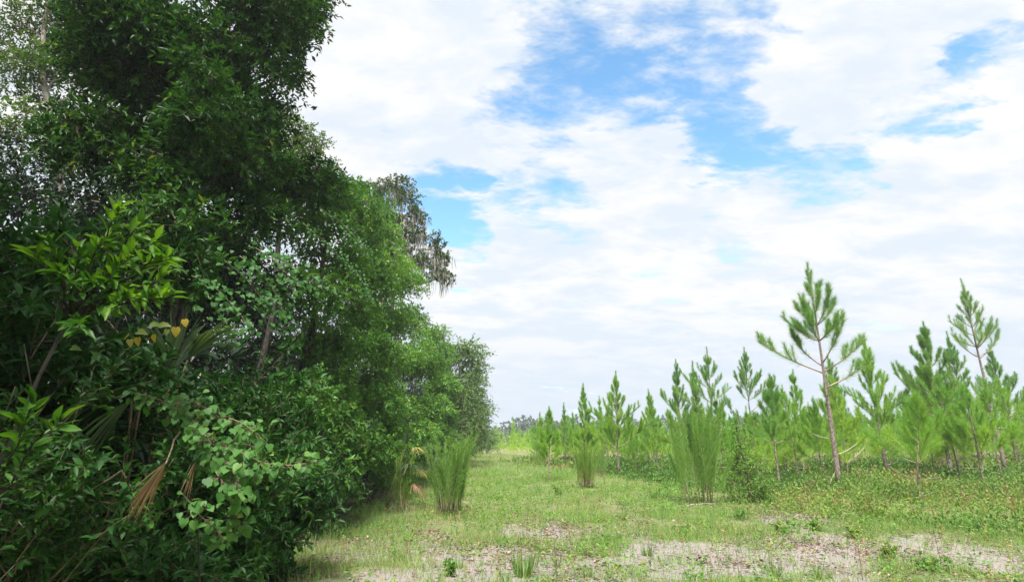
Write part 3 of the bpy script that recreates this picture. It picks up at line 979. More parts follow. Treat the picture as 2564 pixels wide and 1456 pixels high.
# ------------------------------------------------------------------ dogfennel clumps
def dogfennel(loc, H, stems, spread, label, seed, mat='fennel', per_stem=420, leaf=.085, dry=.25):
    g = np.random.default_rng(seed)
    root = thing('dogfennel', loc, label, 'dogfennel')
    fb = MB()
    for s in range(stems):
        a = g.random() * 6.28; r = spread * .42 * g.random() ** .6
        b = np.array([math.cos(a) * r, math.sin(a) * r, 0])
        h = H * (g.uniform(.8, 1.05) if g.random() < .75 else g.uniform(.45, .8))
        out = np.array([math.cos(a), math.sin(a), 0]) * spread * .62 * (r / (spread * .42)) * g.uniform(.25, 1.3)
        t = np.linspace(0, 1, 7)[:, None]
        path = b + np.array([0, 0, h]) * t + out * t ** 1.4 + np.stack([np.sin(t[:, 0] * 4 + s) * .05, np.cos(t[:, 0] * 3.4 + s * 2) * .05, t[:, 0] * 0], 1)
        sb = MB(); sb.tube(path, np.linspace(.0075, .0025, 7), 4)
        local_build(sb, 'stem', M['twig'] if g.random() < .6 else M['pine_twig'], root, True)
        k = per_stem
        tt = .22 + .78 * g.random(k) ** .75
        pp, dd = along(path, tt)
        # short side shoots carry the thread-like leaves
        perp = unit(np.cross(dd, unit(g.normal(size=(k, 3)))))
        pp = pp + perp * (g.random(k) ** 1.5 * .10 * (1.15 - tt))[:, None]
        dr = unit(dd * g.uniform(.5, 1.3, (k, 1)) + perp * g.uniform(.3, .8, (k, 1)))
        S = leaf * g.uniform(.5, 1.25, k)
        side = unit(np.cross(unit(g.normal(size=(k, 3))), dr)) * .0034
        v = np.stack([pp + side, pp - side, pp + dr * S[:, None]], 1)
        fb.add(v.reshape(-1, 3), np.arange(k * 3).reshape(-1, 3), np.clip(g.random(k) * .8 + dry * np.clip(.55 - tt, 0, 1) * 2, 0, 1))
    local_build(fb, 'feathery_leaves', M[mat], root, kind='stuff')
    return root


def G(x, y, dz=-.02):
    p = on_ground(x, y)
    p[2] = float(terrain(p[0], p[1])) + dz
    return p


dogfennel(G(1122, 1292), 1.75, 46, .62, 'big upright feathery dogfennel clump at the edge of the woods', 501, per_stem=520)
dogfennel(G(1000, 1285), 1.35, 12, .30, 'small yellowish dogfennel beside the palmetto at the woods edge', 502, 'fennel_tan', 300)
dogfennel(G(1468, 1222), 1.55, 40, .72, 'dogfennel clump with straw-coloured base standing in the open lane', 503, 'fennel_tan', 420, dry=.5)
dogfennel(G(1505, 1195), 1.6, 16, .5, 'fainter green dogfennel just behind the straw-based clump', 504, 'fennel', 300)
dogfennel(G(1752, 1262), 2.5, 30, 1.1, 'largest dogfennel, tall and fan-shaped, in front of the pines', 505, 'fennel', 900, .13)
dogfennel(G(1345, 1168), 1.1, 10, .4, 'low distant dogfennel at the left end of the pine rows', 506, 'fennel_tan', 220)

# ------------------------------------------------------------------ the woods on the left
DENS = 3.2


def sprig_field(g, clumps, per_area, length, droop=.25, flat=.0, hollow=.30):
    """short leafy shoots spread through and over the clumps; a clump is (centre, radius)"""
    P0, Dr, Ln, Cc = [], [], [], []
    for c, r in clumps:
        r3 = np.broadcast_to(np.asarray(r, float), (3,))
        rm = float(np.prod(r3)) ** (1 / 3)
        n = max(4, int(per_area * rm * rm * 4 * DENS))
        u = unit(g.normal(size=(n, 3)) + [0, 0, .15])
        lump = 1 + .22 * np.sin(u[:, 0] * 5 + c[0] * 3) * np.sin(u[:, 1] * 5.3 + c[1] * 2) + .18 * np.sin(u[:, 2] * 6 + c[2] * 3)
        q = (hollow + (1 - hollow) * g.random(n) ** .55) * lump
        P0.append(np.asarray(c) + u * r3 * q[:, None])
        d = unit(u * .8 + g.normal(0, .45, (n, 3)) + [0, 0, -droop * .5])
        d[:, 2] *= (1 - flat)
        Dr.append(unit(d)); Ln.append(length * g.uniform(.5, 1.35, n) * min(1.0, .5 + rm * .5)); Cc.append(np.repeat(np.asarray(c)[None], n, 0))
    return np.concatenate(P0), np.concatenate(Dr), np.concatenate(Ln), np.concatenate(Cc)


def leaves_on(g, mb, P0, Dr, Ln, per, size, tmpl, width, droop=.25, tone=None, normal_up=1.0, stems=None, stem_r=.003, keep_individual=0):
    n = len(P0)
    t = np.tile((np.arange(per) + .5) / per, (n, 1)) + g.normal(0, .06, (n, per))
    t = np.clip(t, .02, 1.0)
    sag = -droop * (t ** 2)[..., None] * Ln[:, None, None] * np.array([0, 0, 1.0])
    pos = P0[:, None] + Dr[:, None] * (t * Ln[:, None])[..., None] + sag
    side = unit(np.cross(np.repeat(Dr[:, None], per, 1), g.normal(size=(n, per, 3))))
    d = unit(Dr[:, None] * g.uniform(.25, 1.0, (n, per, 1)) + side * g.uniform(.5, 1.0, (n, per, 1)) + [0, 0, -droop * .35])
    nor = unit(g.normal(0, .55, (n, per, 3)) + np.array([0, 0, normal_up]) + Dr[:, None] * .3)
    s = size * g.uniform(.6, 1.25, (n, per))
    tn = g.random((n, 1)) * .62 + g.random((n, per)) * .38 if tone is None else np.clip(np.asarray(tone).reshape(-1, 1) + g.normal(0, .13, (n, per)), 0, 1)
    arr = (pos.reshape(-1, 3), d.reshape(-1, 3), nor.reshape(-1, 3), s.reshape(-1), np.broadcast_to(tn, (n, per)).reshape(-1))
    if stems is not None:
        mid = P0 + Dr * (Ln * .5)[:, None] + np.array([0, 0, -droop * .25]) * Ln[:, None]
        end = P0 + Dr * Ln[:, None] + np.array([0, 0, -droop]) * Ln[:, None]
        h = g.random(n) < .22
        stems.sticks(P0[h], mid[h], stem_r, .5); stems.sticks(mid[h], end[h], stem_r * .6, .5)
    if mb is not None:
        mb.leaves(*arr[:4], tmpl, arr[4], width=width)
    return arr


def boughs(g, clumps, n=4, flat=.62, size=.56):
    """break each clump into smaller flattened boughs, so that the crown is layered and ragged"""
    out, links = [], []
    for c, r in clumps:
        r = float(np.mean(r))
        for q in range(n):
            u = unit(g.normal(size=3))
            cc = np.asarray(c) + u * r * g.uniform(.25, .72)
            rr = r * size * g.uniform(.75, 1.25)
            out.append((cc, np.array([rr * 1.2, rr * 1.2, rr * flat])))
            links.append((np.asarray(c), cc))
    return out, links


def limb_path(g, a, b, n=7, sag=.12, wob=.05):
    a = np.asarray(a, float); b = np.asarray(b, float)
    t = np.linspace(0, 1, n)[:, None]
    L = np.linalg.norm(b - a)
    p = a + (b - a) * t + np.array([0, 0, 1.0]) * (np.sin(t * math.pi) * L * sag)
    w = g.normal(0, wob * L * .3, (n, 3)); w[0] = 0; w[-1] = 0
    return p + w


def leafy_tree(name, label, cat, clumps, trunk, seed, leaf='oak', bark='oak_bark', tr=.12, per_area=26, length=.45, per=9, size=.08, width=.42, tmpl=T_DIAMOND,
               droop=.25, group=None, limbs=True, hollow=.3, spokes=.05, twig='twig', stem_r=.003, flat=0.0, base=None, nb=4, bsize=.6):
    """trunk is a list of points from the ground up; clumps a list of (centre, radius)"""
    g = np.random.default_rng(seed)
    trunk = np.asarray(trunk, float)
    root = thing(name, base if base is not None else trunk[0], label, cat, group)
    inv = root.matrix_basis
    bpy.context.view_layer  # keep matrices lazy: offsets are applied by hand
    off = np.array(root.location)
    k = len(trunk)
    tt = np.linspace(0, k - 1, 4 * k)
    sm = np.stack([np.interp(tt, np.arange(k), trunk[:, i]) for i in range(3)], 1)
    for _ in range(3):
        sm[1:-1] = (sm[:-2] + 2 * sm[1:-1] + sm[2:]) / 4
    tb = MB(); tb.tube(sm - off, tr * np.linspace(1.15, .3, len(sm)), 8)
    local_build(tb, 'trunk', M[bark], root, True)
    if limbs:
        for c, r in clumps:
            d = np.linalg.norm(sm - np.asarray(c) + [0, 0, .8], axis=1) + np.maximum(sm[:, 2] - c[2] + .3, 0) * 2
            i = int(np.argmin(d))
            lb = MB(); rr = tr * (1 - .7 * i / len(sm)) * .45
            lb.tube(limb_path(g, sm[i], c, 7, .03, .035) - off, np.linspace(rr, .012, 7), 5)
            local_build(lb, 'limb', M[bark], root, True)
    bl, links = boughs(g, clumps, nb, size=bsize)
    P0, Dr, Ln, Cc = sprig_field(g, bl, per_area, length, droop, flat, hollow)
    fb, sb = MB(), MB()
    for a_, b_ in links:
        sb.tube(limb_path(g, a_, b_, 4, .05, .08) - off, np.linspace(.016, .007, 4), 4)
    leaves_on(g, fb, P0 - off, Dr, Ln, per, size, tmpl, width, droop, stems=sb, stem_r=stem_r)
    j = g.random(len(P0)) < spokes
    m = Cc[j] * .5 + P0[j] * .5 + g.normal(0, .08, (j.sum(), 3)) + [0, 0, .05]
    sb.sticks(Cc[j] - off, m - off, stem_r * 2.6, .5); sb.sticks(m - off, P0[j] - off, stem_r * 1.6, .5)
    local_build(sb, 'twigs', M[twig], root, kind='stuff')
    local_build(fb, 'leaves', M[leaf], root, kind='stuff')
    return root


def wall(x, y, lat, r):
    """a clump seen at photograph position x, y, standing lat metres left of the camera's line"""
    Y = lat / -ray(x, y)[0]
    return (at(x, y, Y), r)


def C(x, y, Y, r):
    return (at(x, y, Y), r)


def ground_xy(x, y):
    return np.array([x, y, float(terrain(x, y)) - .05])


# the large oak whose crown fills the upper left
leafy_tree('oak_tree', 'large dark oak with forked trunk, its crown filling the upper left', 'tree',
           [C(470, 300, 7.2, 0.45), C(440, 560, 7.0, 0.50), C(470, 650, 7.2, 0.45), C(500, 170, 7.3, 0.45), C(420, 680, 6.8, 0.45), C(300, 20, 7.8, 0.77), C(230, 130, 8, 0.63), C(190, 320, 7.6, 0.54), C(640, 40, 8.6, 0.95), C(728, 10, 9.4, 0.83), C(520, 130, 8.2, 0.78), C(602, 190, 8.8, 0.78), C(688, 110, 9.4, 0.61), C(430, 40, 8.0, 0.91), C(330, 140, 8.0, 0.83),
            C(560, 300, 8.6, 0.70), C(622, 310, 9.4, 0.70), C(430, 330, 8.8, 0.75), C(582, 420, 8.6, 0.75), C(500, 440, 9.0, 0.75), C(682, 420, 9.8, 0.67),
            C(560, -120, 8.6, 1.08), C(708, -110, 9.6, 0.91), C(380, -130, 8.0, 0.99), C(240, 330, 8.0, 0.58), C(780, 470, 10.2, 0.61), C(640, 540, 9.0, 0.67),
            C(778, 40, 9.6, 0.37), C(788, -60, 9.8, 0.50), C(722, 195, 9.8, 0.29), C(350, 250, 8.4, 0.61), C(460, 210, 9.0, 0.67), C(450, 380, 7.3, 0.41), C(500, 270, 7.5, 0.37), C(400, 470, 7.3, 0.41), C(360, 420, 7.6, 0.50)],
           [ground_xy(-5.0, 8.0), at(440, 900, 8.0), at(455, 700, 8.0), at(470, 480, 8.0), at(495, 330, 8.0), at(515, 215, 8.1), at(560, 60, 8.4), at(600, -100, 8.6)],
           21, 'oak', 'oak_bark', .10, per_area=34, length=.42, per=11, size=.118, width=.38, droop=.3, nb=5, bsize=.55)

# pale-barked tree behind it, with sky showing through
leafy_tree('pale_tree', 'pale-barked tree with thin yellowish foliage behind the large oak', 'tree',
           [C(60, 60, 13, 1.1), C(170, 10, 13.5, 1.2), C(60, 200, 13, .9), C(160, 160, 13, .8), C(30, 330, 12.5, .9), C(200, 90, 14, .9), C(330, 60, 14, 1.2), C(260, 180, 14, .8),
            C(300, 330, 13, .8), C(330, 220, 14, .8), C(-60, 120, 13, 1.0), C(100, -100, 13, 1.3), C(120, 260, 13.5, .7), C(280, 400, 13.5, .8), C(400, 120, 15, 1.2), C(180, 400, 13, .6)],
           [ground_xy(-10.6, 13), at(190, 800, 13), at(150, 520, 13), at(128, 300, 13), at(104, 180, 13), at(110, 60, 13), at(130, -80, 13)],
           22, 'oak_pale', 'pale_bark', .12, per_area=21, length=.5, per=8, size=.10, width=.5, droop=.3)

# small-leaved crown showing behind the oak's right shoulder
leafy_tree('light_tree', 'airy light green crown standing out behind the right shoulder of the oak', 'tree',
           [C(755, 330, 15.5, 0.61), C(785, 375, 15.5, 0.50), C(715, 290, 15.5, 0.43), C(745, 420, 15, 0.65), C(685, 350, 15, 0.72), C(805, 350, 16, 0.25), C(805, 430, 15, 0.50)],
           [ground_xy(-7.6, 15.5), at(690, 800, 15.5), at(700, 500, 15.5), at(745, 330, 15.5)],
           23, 'oak_pale', 'oak_bark', .11, per_area=30, length=.35, per=10, size=.075, width=.5)

# vine-hung tree under and beside the oak
leafy_tree('vine_hung_tree', 'dark tree hung with vines whose crown slopes down right of the oak', 'tree',
           [wall(830, 470, 4.6, .75), wall(880, 520, 4.6, .8), wall(800, 560, 4.3, .8), wall(740, 520, 4.4, .8), wall(910, 600, 4.4, .8), wall(850, 640, 4.1, .8), 
            wall(930, 700, 4.2, .8), wall(880, 760, 4.0, .75), wall(800, 740, 3.8, .7), wall(840, 850, 3.9, .7),
            wall(910, 860, 4.0, .7), wall(910, 530, 5.0, .7), wall(890, 480, 5.2, .5)],
           [ground_xy(-5.2, 12), at(770, 900, 12), at(800, 700, 12), at(830, 540, 12)],
           24, 'tangle', 'oak_bark', .10, per_area=30, length=.4, per=10, size=.105, width=.5, droop=.45)
leafy_tree('vine_hung_tree', 'bright vine-smothered tree below the moss-hung oak', 'tree',
           [wall(980, 620, 4.8, 1.0), wall(950, 690, 4.4, .9), wall(1010, 700, 4.6, 1.0), wall(980, 790, 4.3, .95), wall(1040, 790, 4.6, 1.0), wall(950, 880, 4.2, .9), wall(1020, 880, 4.2, .9),
            wall(1080, 840, 4.8, 1.0), wall(950, 580, 5.2, .8)],
           [ground_xy(-6.2, 20), at(960, 950, 20), at(985, 750, 20), at(990, 620, 20)],
           25, 'wall', 'oak_bark', .12, per_area=34, length=.42, per=10, size=.095, width=.55, droop=.35)

# bushes along the foot of the woods
bushes = [
    ('dense dark bush at the foot of the vine-hung tree', 'tangle', [wall(850, 960, 3.7, .7), wall(910, 1010, 3.7, .7), wall(830, 1060, 3.5, .65), wall(890, 1120, 3.5, .6), wall(800, 1150, 3.4, .55), wall(860, 1200, 3.4, .5), wall(930, 950, 4.0, .7), wall(780, 980, 3.6, .6)], (-3.9, 10.5)),
    ('rounded mid-green bush left of the palmetto', 'wall', [wall(960, 1000, 3.6, .75), wall(1010, 1010, 3.8, .8), wall(980, 1080, 3.5, .7), wall(1030, 1100, 3.6, .7), wall(950, 1130, 3.4, .6), wall(1000, 1160, 3.4, .55), wall(1020, 1200, 3.5, .4), wall(1045, 1185, 3.7, .5), wall(1065, 1205, 3.9, .4), wall(965, 1205, 3.5, .42)], (-4.0, 16)),
    ('tall bright green vine-covered bush above the big dogfennel', 'wall', [wall(1060, 920, 4.2, 1.1), wall(1100, 960, 4.2, 1.1), wall(1060, 1010, 4.0, 1.0), wall(1110, 1040, 4.1, 1.0), wall(1080, 1090, 3.9, .9), wall(1120, 1110, 4.0, .9), wall(1050, 1090, 3.7, .8), wall(1100, 890, 4.6, 1.0), wall(1130, 1160, 3.9, .7)], (-4.7, 24)),
    ('yellow-green bush beside the big dogfennel, farther along the edge', 'wall', [wall(1140, 1000, 4.6, 1.2), wall(1150, 1070, 4.5, 1.1), wall(1135, 1130, 4.3, .9), wall(1160, 1120, 4.5, 1.0)], (-5.2, 33)),
]
for i, (lab, mt, cl, xy) in enumerate(bushes):
    b = ground_xy(*xy)
    top = max(c[2] for c, r in cl)
    leafy_tree('bush', lab, 'bush', cl, [b, b + [0, 0, top * .4], b + [.1, 0, top * .85]], 40 + i, mt, 'oak_bark', .06, per_area=31, length=.36, per=10, size=.10 if i < 2 else .125, width=.52, droop=.3)


# moss-hung oak reaching over the lane
def moss_oak():
    cl = [C(985, 465, 25, .75), C(960, 500, 25, .8), C(1015, 490, 25, .7), C(1035, 530, 24.6, .55), C(1055, 545, 24.4, .45), C(1000, 545, 25, .7), C(1050, 585, 24.6, .5), C(965, 560, 25, .7),
          C(1090, 615, 24, .6), C(1115, 640, 23.8, .42), C(1070, 650, 24.2, .6), C(1120, 690, 23.8, .4), C(1095, 680, 24, .5), C(1030, 640, 24.6, .6), C(1010, 600, 25, .6)]
    root = leafy_tree('moss_hung_oak', 'live oak draped with grey hanging moss, standing out against blue sky', 'tree', cl,
                      [ground_xy(-6.6, 26), at(940, 950, 26), at(955, 760, 26), at(975, 620, 25.5), at(985, 500, 25)], 61, 'moss_oak', 'pale_bark', .22, per_area=26, length=.3, per=9, size=.12, width=.55, twig='grey_twig', stem_r=.008, nb=3, bsize=.5)
    g = np.random.default_rng(62)
    off = np.array(root.location)
    mb = MB()
    for c, r in cl:
        rm = float(np.mean(r))
        for s in range(int(7 + 10 * rm)):
            p = np.asarray(c) + g.normal(0, 1, 3) * rm * [.42, .4, .3] - [0, 0, rm * .2]
            L = g.uniform(.25, 1.25) * (.6 + rm * .7)
            n = 7
            for q in range(5):
                t = np.linspace(0, 1, n)
                path = p + g.normal(0, .05, 3) + np.stack([np.cumsum(g.normal(0, .018, n)), np.cumsum(g.normal(0, .018, n)), -t * L * g.uniform(.5, 1)], 1)
                w = .014 * (1 - t ** 1.5) + .004
                a = g.random() * 3.14
                sd = np.array([math.cos(a), math.sin(a), 0])
                v = np.concatenate([path + sd * w[:, None], path - sd * w[:, None]]) - off
                f = [[k, k + 1, n + k + 1] for k in range(n - 1)] + [[k, n + k + 1, n + k] for k in range(n - 1)]
                mb.add(v, f, np.full(len(f), g.random()))
    local_build(mb, 'hanging_moss', M['moss'], root, kind='stuff')


moss_oak()

# trees farther along the edge
far_edge = [
    ('grey-green tree with open crown farther along the edge, beyond the moss-hung oak', [C(1150, 890, 38, 1.4), C(1180, 880, 38, 1.1), C(1195, 930, 38, .8), C(1150, 960, 38, 1.5), C(1120, 880, 38, 1.4), C(1180, 1010, 38, 1.1), C(1160, 1070, 38, 1.2), C(1130, 950, 38, 1.4)], (-5.0, 39)),
    ('soft pale tree at the end of the wood edge, its crown bulging over the lane', [C(1195, 950, 47, 1.0), C(1200, 1010, 47, 1.1), C(1190, 1060, 47, 1.3), C(1180, 980, 47, 1.6), C(1205, 1070, 47, .8), C(1170, 1030, 47, 1.6), C(1185, 1110, 47, 1.0)], (-4.8, 48)),
    ('dark hazy tree closing the far end of the lane', [C(1205, 1080, 66, 1.6), C(1215, 1110, 66, 1.3), C(1195, 1110, 66, 1.4), C(1222, 1095, 68, 1.0), C(1185, 1050, 66, 2.0)], (-5.0, 67)),
]
for i, (lab, cl, xy) in enumerate(far_edge):
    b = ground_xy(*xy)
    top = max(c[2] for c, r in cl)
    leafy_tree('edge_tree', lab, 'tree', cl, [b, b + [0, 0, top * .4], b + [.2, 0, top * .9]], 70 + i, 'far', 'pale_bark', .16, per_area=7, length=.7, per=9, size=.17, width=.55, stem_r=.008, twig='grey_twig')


# deep-wood trees and bushes, plus unseen trees added for shade; three kinds, copied
def deep_woods():
    g = np.random.default_rng(90)
    protos = []
    for k in range(3):
        H = (7.5, 9.5, 8.5)[k]
        cl = []
        for q in range(13):
            a = g.random() * 6.28; z = g.uniform(.25, .95); rr = g.uniform(.3, 1.9) * (1.15 - z * .5)
            cl.append((np.array([math.cos(a) * rr, math.sin(a) * rr, H * z]), g.uniform(.7, 1.15)))
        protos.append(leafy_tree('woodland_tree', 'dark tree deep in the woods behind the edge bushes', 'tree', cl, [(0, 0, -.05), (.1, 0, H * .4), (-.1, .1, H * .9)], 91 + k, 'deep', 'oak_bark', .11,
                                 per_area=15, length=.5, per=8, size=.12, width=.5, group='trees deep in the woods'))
    spots = [(-6.6, 5.2), (-8.6, 7.8), (-7.6, 10.8), (-10.5, 9.6), (-8.8, 13.8), (-12.6, 12.2), (-7.6, 16.8), (-10.2, 18.5), (-13, 16), (-8.2, 21.5), (-7.6, 26), (-11, 24), (-7.2, 31), (-8.5, 36), (-7.0, 43), (-9, 50), (-7.5, 57), (-8, 64),
             (-9.2, 4.6), (-13, 7.0), (-7.2, 1.4), (-8.8, .2), (-4.7, -1.0), (-6.4, -2.6), (-3.7, -4.2), (-6.0, -6), (-4.2, -8), (-15, 9.5), (-17, 13), (-15.5, 19), (-19, 17), (-13.5, 21), (-16, 26), (-12.5, 29), (-11, 34), (-20, 23)]
    for i, (x, y) in enumerate(spots):
        p = (x, y, float(terrain(x, y)))
        rz = g.random() * 6.28; s = g.uniform(.85, 1.15)
        if 2.5 < y < 10:
            s *= .8
        if y < 2.5:
            s *= 1.2  # added unseen beside and behind the camera, enlarged to shade the near thicket
        if i < 3:
            protos[i].location = p; protos[i].rotation_euler = (0, 0, rz); protos[i].scale = (s,) * 3
        else:
            copy_tree(protos[i % 3], p, rz, s)
    # low bushes between them
    cl = [(np.array([0, 0, .9]), .7), (np.array([.6, .2, .7]), .6), (np.array([-.6, .1, .75]), .6), (np.array([.1, -.5, .6]), .55), (np.array([-.1, .5, 1.3]), .6), (np.array([.3, .1, 1.7]), .5)]
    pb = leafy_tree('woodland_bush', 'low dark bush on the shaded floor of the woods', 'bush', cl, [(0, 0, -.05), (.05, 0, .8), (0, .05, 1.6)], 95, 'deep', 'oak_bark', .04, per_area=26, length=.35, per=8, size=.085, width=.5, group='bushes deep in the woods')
    sp = [(-4.6, 5.0), (-5.6, 6.4), (-4.6, 7.2), (-6.2, 8.4), (-5.0, 9.6), (-4.4, 11.6), (-5.8, 12.4), (-4.9, 14.4), (-6.2, 15.8), (-5.0, 18), (-5.6, 21), (-5.5, 25), (-5.6, 29), (-5.8, 35), (-6, 41), (-6, 47), (-6, 55), (-7.2, 6.6), (-6.4, 4.4), (-5.2, 3.4), (-3.9, 4.4), (-8.2, 8.6), (-7.4, 10), (-9, 11), (-8, 13), (-10, 14), (-7.2, 12.2), (-9.5, 16), (-7.4, 18.5), (-7.5, 23)]
    for i, (x, y) in enumerate(sp):
        p = (x, y, float(terrain(x, y))); s = g.uniform(.9, 1.4)
        if i == 0:
            pb.location = p; pb.scale = (s,) * 3
        else:
            copy_tree(pb, p, g.random() * 6.28, s)


deep_woods()

# ------------------------------------------------------------------ plants close to the camera on the left
def leaf_objects(g, root, arr, tmpl, width, mat, n_single, name='leaf', variants=8):
    """the leaves that show largest become objects of their own, the rest one mesh"""
    P, D, N, S, T = arr
    off = np.array(root.location)
    cam_p = np.array([0, 0, EYE])
    big = S / np.linalg.norm(P - cam_p, axis=1)
    order = np.argsort(-big)
    one, rest = order[:n_single], order[n_single:]
    meshes = []
    for v in range(variants):
        tv, tf = tmpl
        tv = tv.copy(); tv[:, 1] *= width * g.uniform(.85, 1.15); tv[:, 2] *= g.uniform(.3, 2.2); tv[:, 2] -= g.uniform(-.05, .25) * tv[:, 0] ** 2
        b = MB(); b.add(tv, tf, (v + .5) / variants)
        meshes.append(b.mesh(name, M[mat], True))
    for i in one:
        d = unit(D[i]); s = unit(np.cross(N[i], d)); n = np.cross(d, s)
        m = np.eye(4); m[:3, 0] = d * S[i]; m[:3, 1] = s * S[i]; m[:3, 2] = n * S[i]; m[:3, 3] = P[i] - off
        o = bpy.data.objects.new(name, meshes[min(variants - 1, int(T[i] * variants))])
        col.objects.link(o); o.parent = root; o.matrix_local = Matrix(m.tolist())
    if len(rest):
        fb = MB(); fb.leaves(P[rest] - off, D[rest], N[rest], S[rest], T_LEAF4 if tmpl is T_OVAL else tmpl, T[rest], width=width)
        local_build(fb, 'leaves', M[mat], root, kind='stuff')


def spray_shrub(name, label, base, tips, seed, mat='shrub', leaf=.04, width=.5, tmpl=T_OVAL, sprigs=14, per=9, slen=.30, n_single=300, stem='grey_twig', stem_r=.006, droop=.15, cat='bush', start=.25, tone=None):
    """a bush of long arching stems, each with leafy side twigs; tips are the stem ends"""
    g = np.random.default_rng(seed)
    base = np.asarray(base, float)
    root = thing(name, base, label, cat)
    off = base
    tw = MB(); P0, Dr, Ln = [], [], []
    for tip in tips:
        tip = np.asarray(tip, float)
        b = base + g.normal(0, .08, 3) * [1, 1, 0]
        L = np.linalg.norm(tip - b)
        path = limb_path(g, b, tip, 9, .14, .10)
        sb = MB(); sb.tube(path - off, np.linspace(stem_r * 1.5, stem_r * .35, 9), 5)
        local_build(sb, 'stem', M[stem], root, True)
        k = sprigs
        t = start + (1 - start) * g.random(k)
        pp, dd = along(path, t)
        d = unit(dd * .7 + unit(g.normal(size=(k, 3))) * .8 + [0, 0, .15])
        P0.append(pp); Dr.append(d); Ln.append(slen * g.uniform(.5, 1.3, k) * (1.2 - .5 * t))
        P0.append(pp[:1] * 0 + path[-2]); Dr.append(unit(path[-1] - path[-2])[None]); Ln.append(np.array([slen]))
    P0 = np.concatenate(P0); Dr = np.concatenate(Dr); Ln = np.concatenate(Ln)
    arr = leaves_on(g, None, P0, Dr, Ln, per, leaf, tmpl, width, droop, stems=None, tone=None if tone is None else np.full(len(P0), tone))
    mid = P0 + Dr * (Ln * .5)[:, None] + np.array([0, 0, -droop * .25]) * Ln[:, None]
    end = P0 + Dr * Ln[:, None] + np.array([0, 0, -droop]) * Ln[:, None]
    tw.sticks(P0 - off, mid - off, stem_r * .35, .5); tw.sticks(mid - off, end - off, stem_r * .22, .5)
    local_build(tw, 'twigs', M[stem], root, kind='stuff')
    leaf_objects(g, root, arr, tmpl, width, mat, n_single)
    return root


gN = np.random.default_rng(808)


def tips_in(x0, x1, y0, y1, Y0, Y1, n):
    return [at(gN.uniform(x0, x1), gN.uniform(y0, y1), gN.uniform(Y0, Y1)) for _ in range(n)]


# bay sapling with large bright leaves
def bay():
    g = np.random.default_rng(811)
    base = ground_xy(-2.75, 2.7)
    root = thing('bay_sapling', base, 'young bay with long glossy bright green leaves in whorls at branch ends', 'shrub')
    ends = [(300, 520, 2.5), (350, 560, 2.45), (395, 600, 2.4), (420, 650, 2.4), (330, 640, 2.45), (260, 600, 2.5), (400, 700, 2.4), (430, 745, 2.4), (360, 740, 2.45), (300, 760, 2.5), (130, 600, 2.5), (150, 680, 2.5),
            (90, 640, 2.5), (230, 700, 2.5), (200, 620, 2.55), (280, 690, 2.5), (200, 820, 2.45), (80, 1010, 2.3), (60, 1060, 2.3), (150, 1060, 2.35)]
    hub = at(170, 800, 2.75)
    off = base
    mb = MB(); mb.tube(np.array(limb_path(g, base, hub, 8, .02, .04)) - off, np.linspace(.016, .008, 8), 6)
    local_build(mb, 'trunk', M['oak_bark'], root, True)
    P, D, N, S, T = [], [], [], [], []
    for (x, y, Y) in ends:
        e = at(x, y, Y)
        src = hub if y < 900 else base + (hub - base) * .5
        path = limb_path(g, src, e, 7, .05, .06)
        b = MB(); b.tube(path - off, np.linspace(.006, .0025, 7), 5)
        local_build(b, 'branch', M['oak_bark'], root, True)
        k = int(g.integers(20, 27))
        t = np.clip(1 - np.abs(g.normal(0, .30, k)), .12, 1)
        pp, dd = along(path, t)
        perp = unit(np.cross(dd, g.normal(size=(k, 3))))
        P.append(pp); D.append(unit(dd * g.uniform(.5, 1.1, (k, 1)) + perp * g.uniform(.5, .9, (k, 1)) + [0, 0, .15]))
        N.append(unit(g.normal(0, .4, (k, 3)) + [0, -.3, 1])); S.append(g.uniform(.065, .115, k)); T.append(np.clip(.25 + .6 * (t - .5) + g.normal(0, .2, k) + (.25 if x > 280 else -.1), 0, 1))
    leaf_objects(g, root, tuple(np.concatenate(q) for q in (P, D, N, S, T)), T_LANCE, .30, 'bay', 300)


bay()


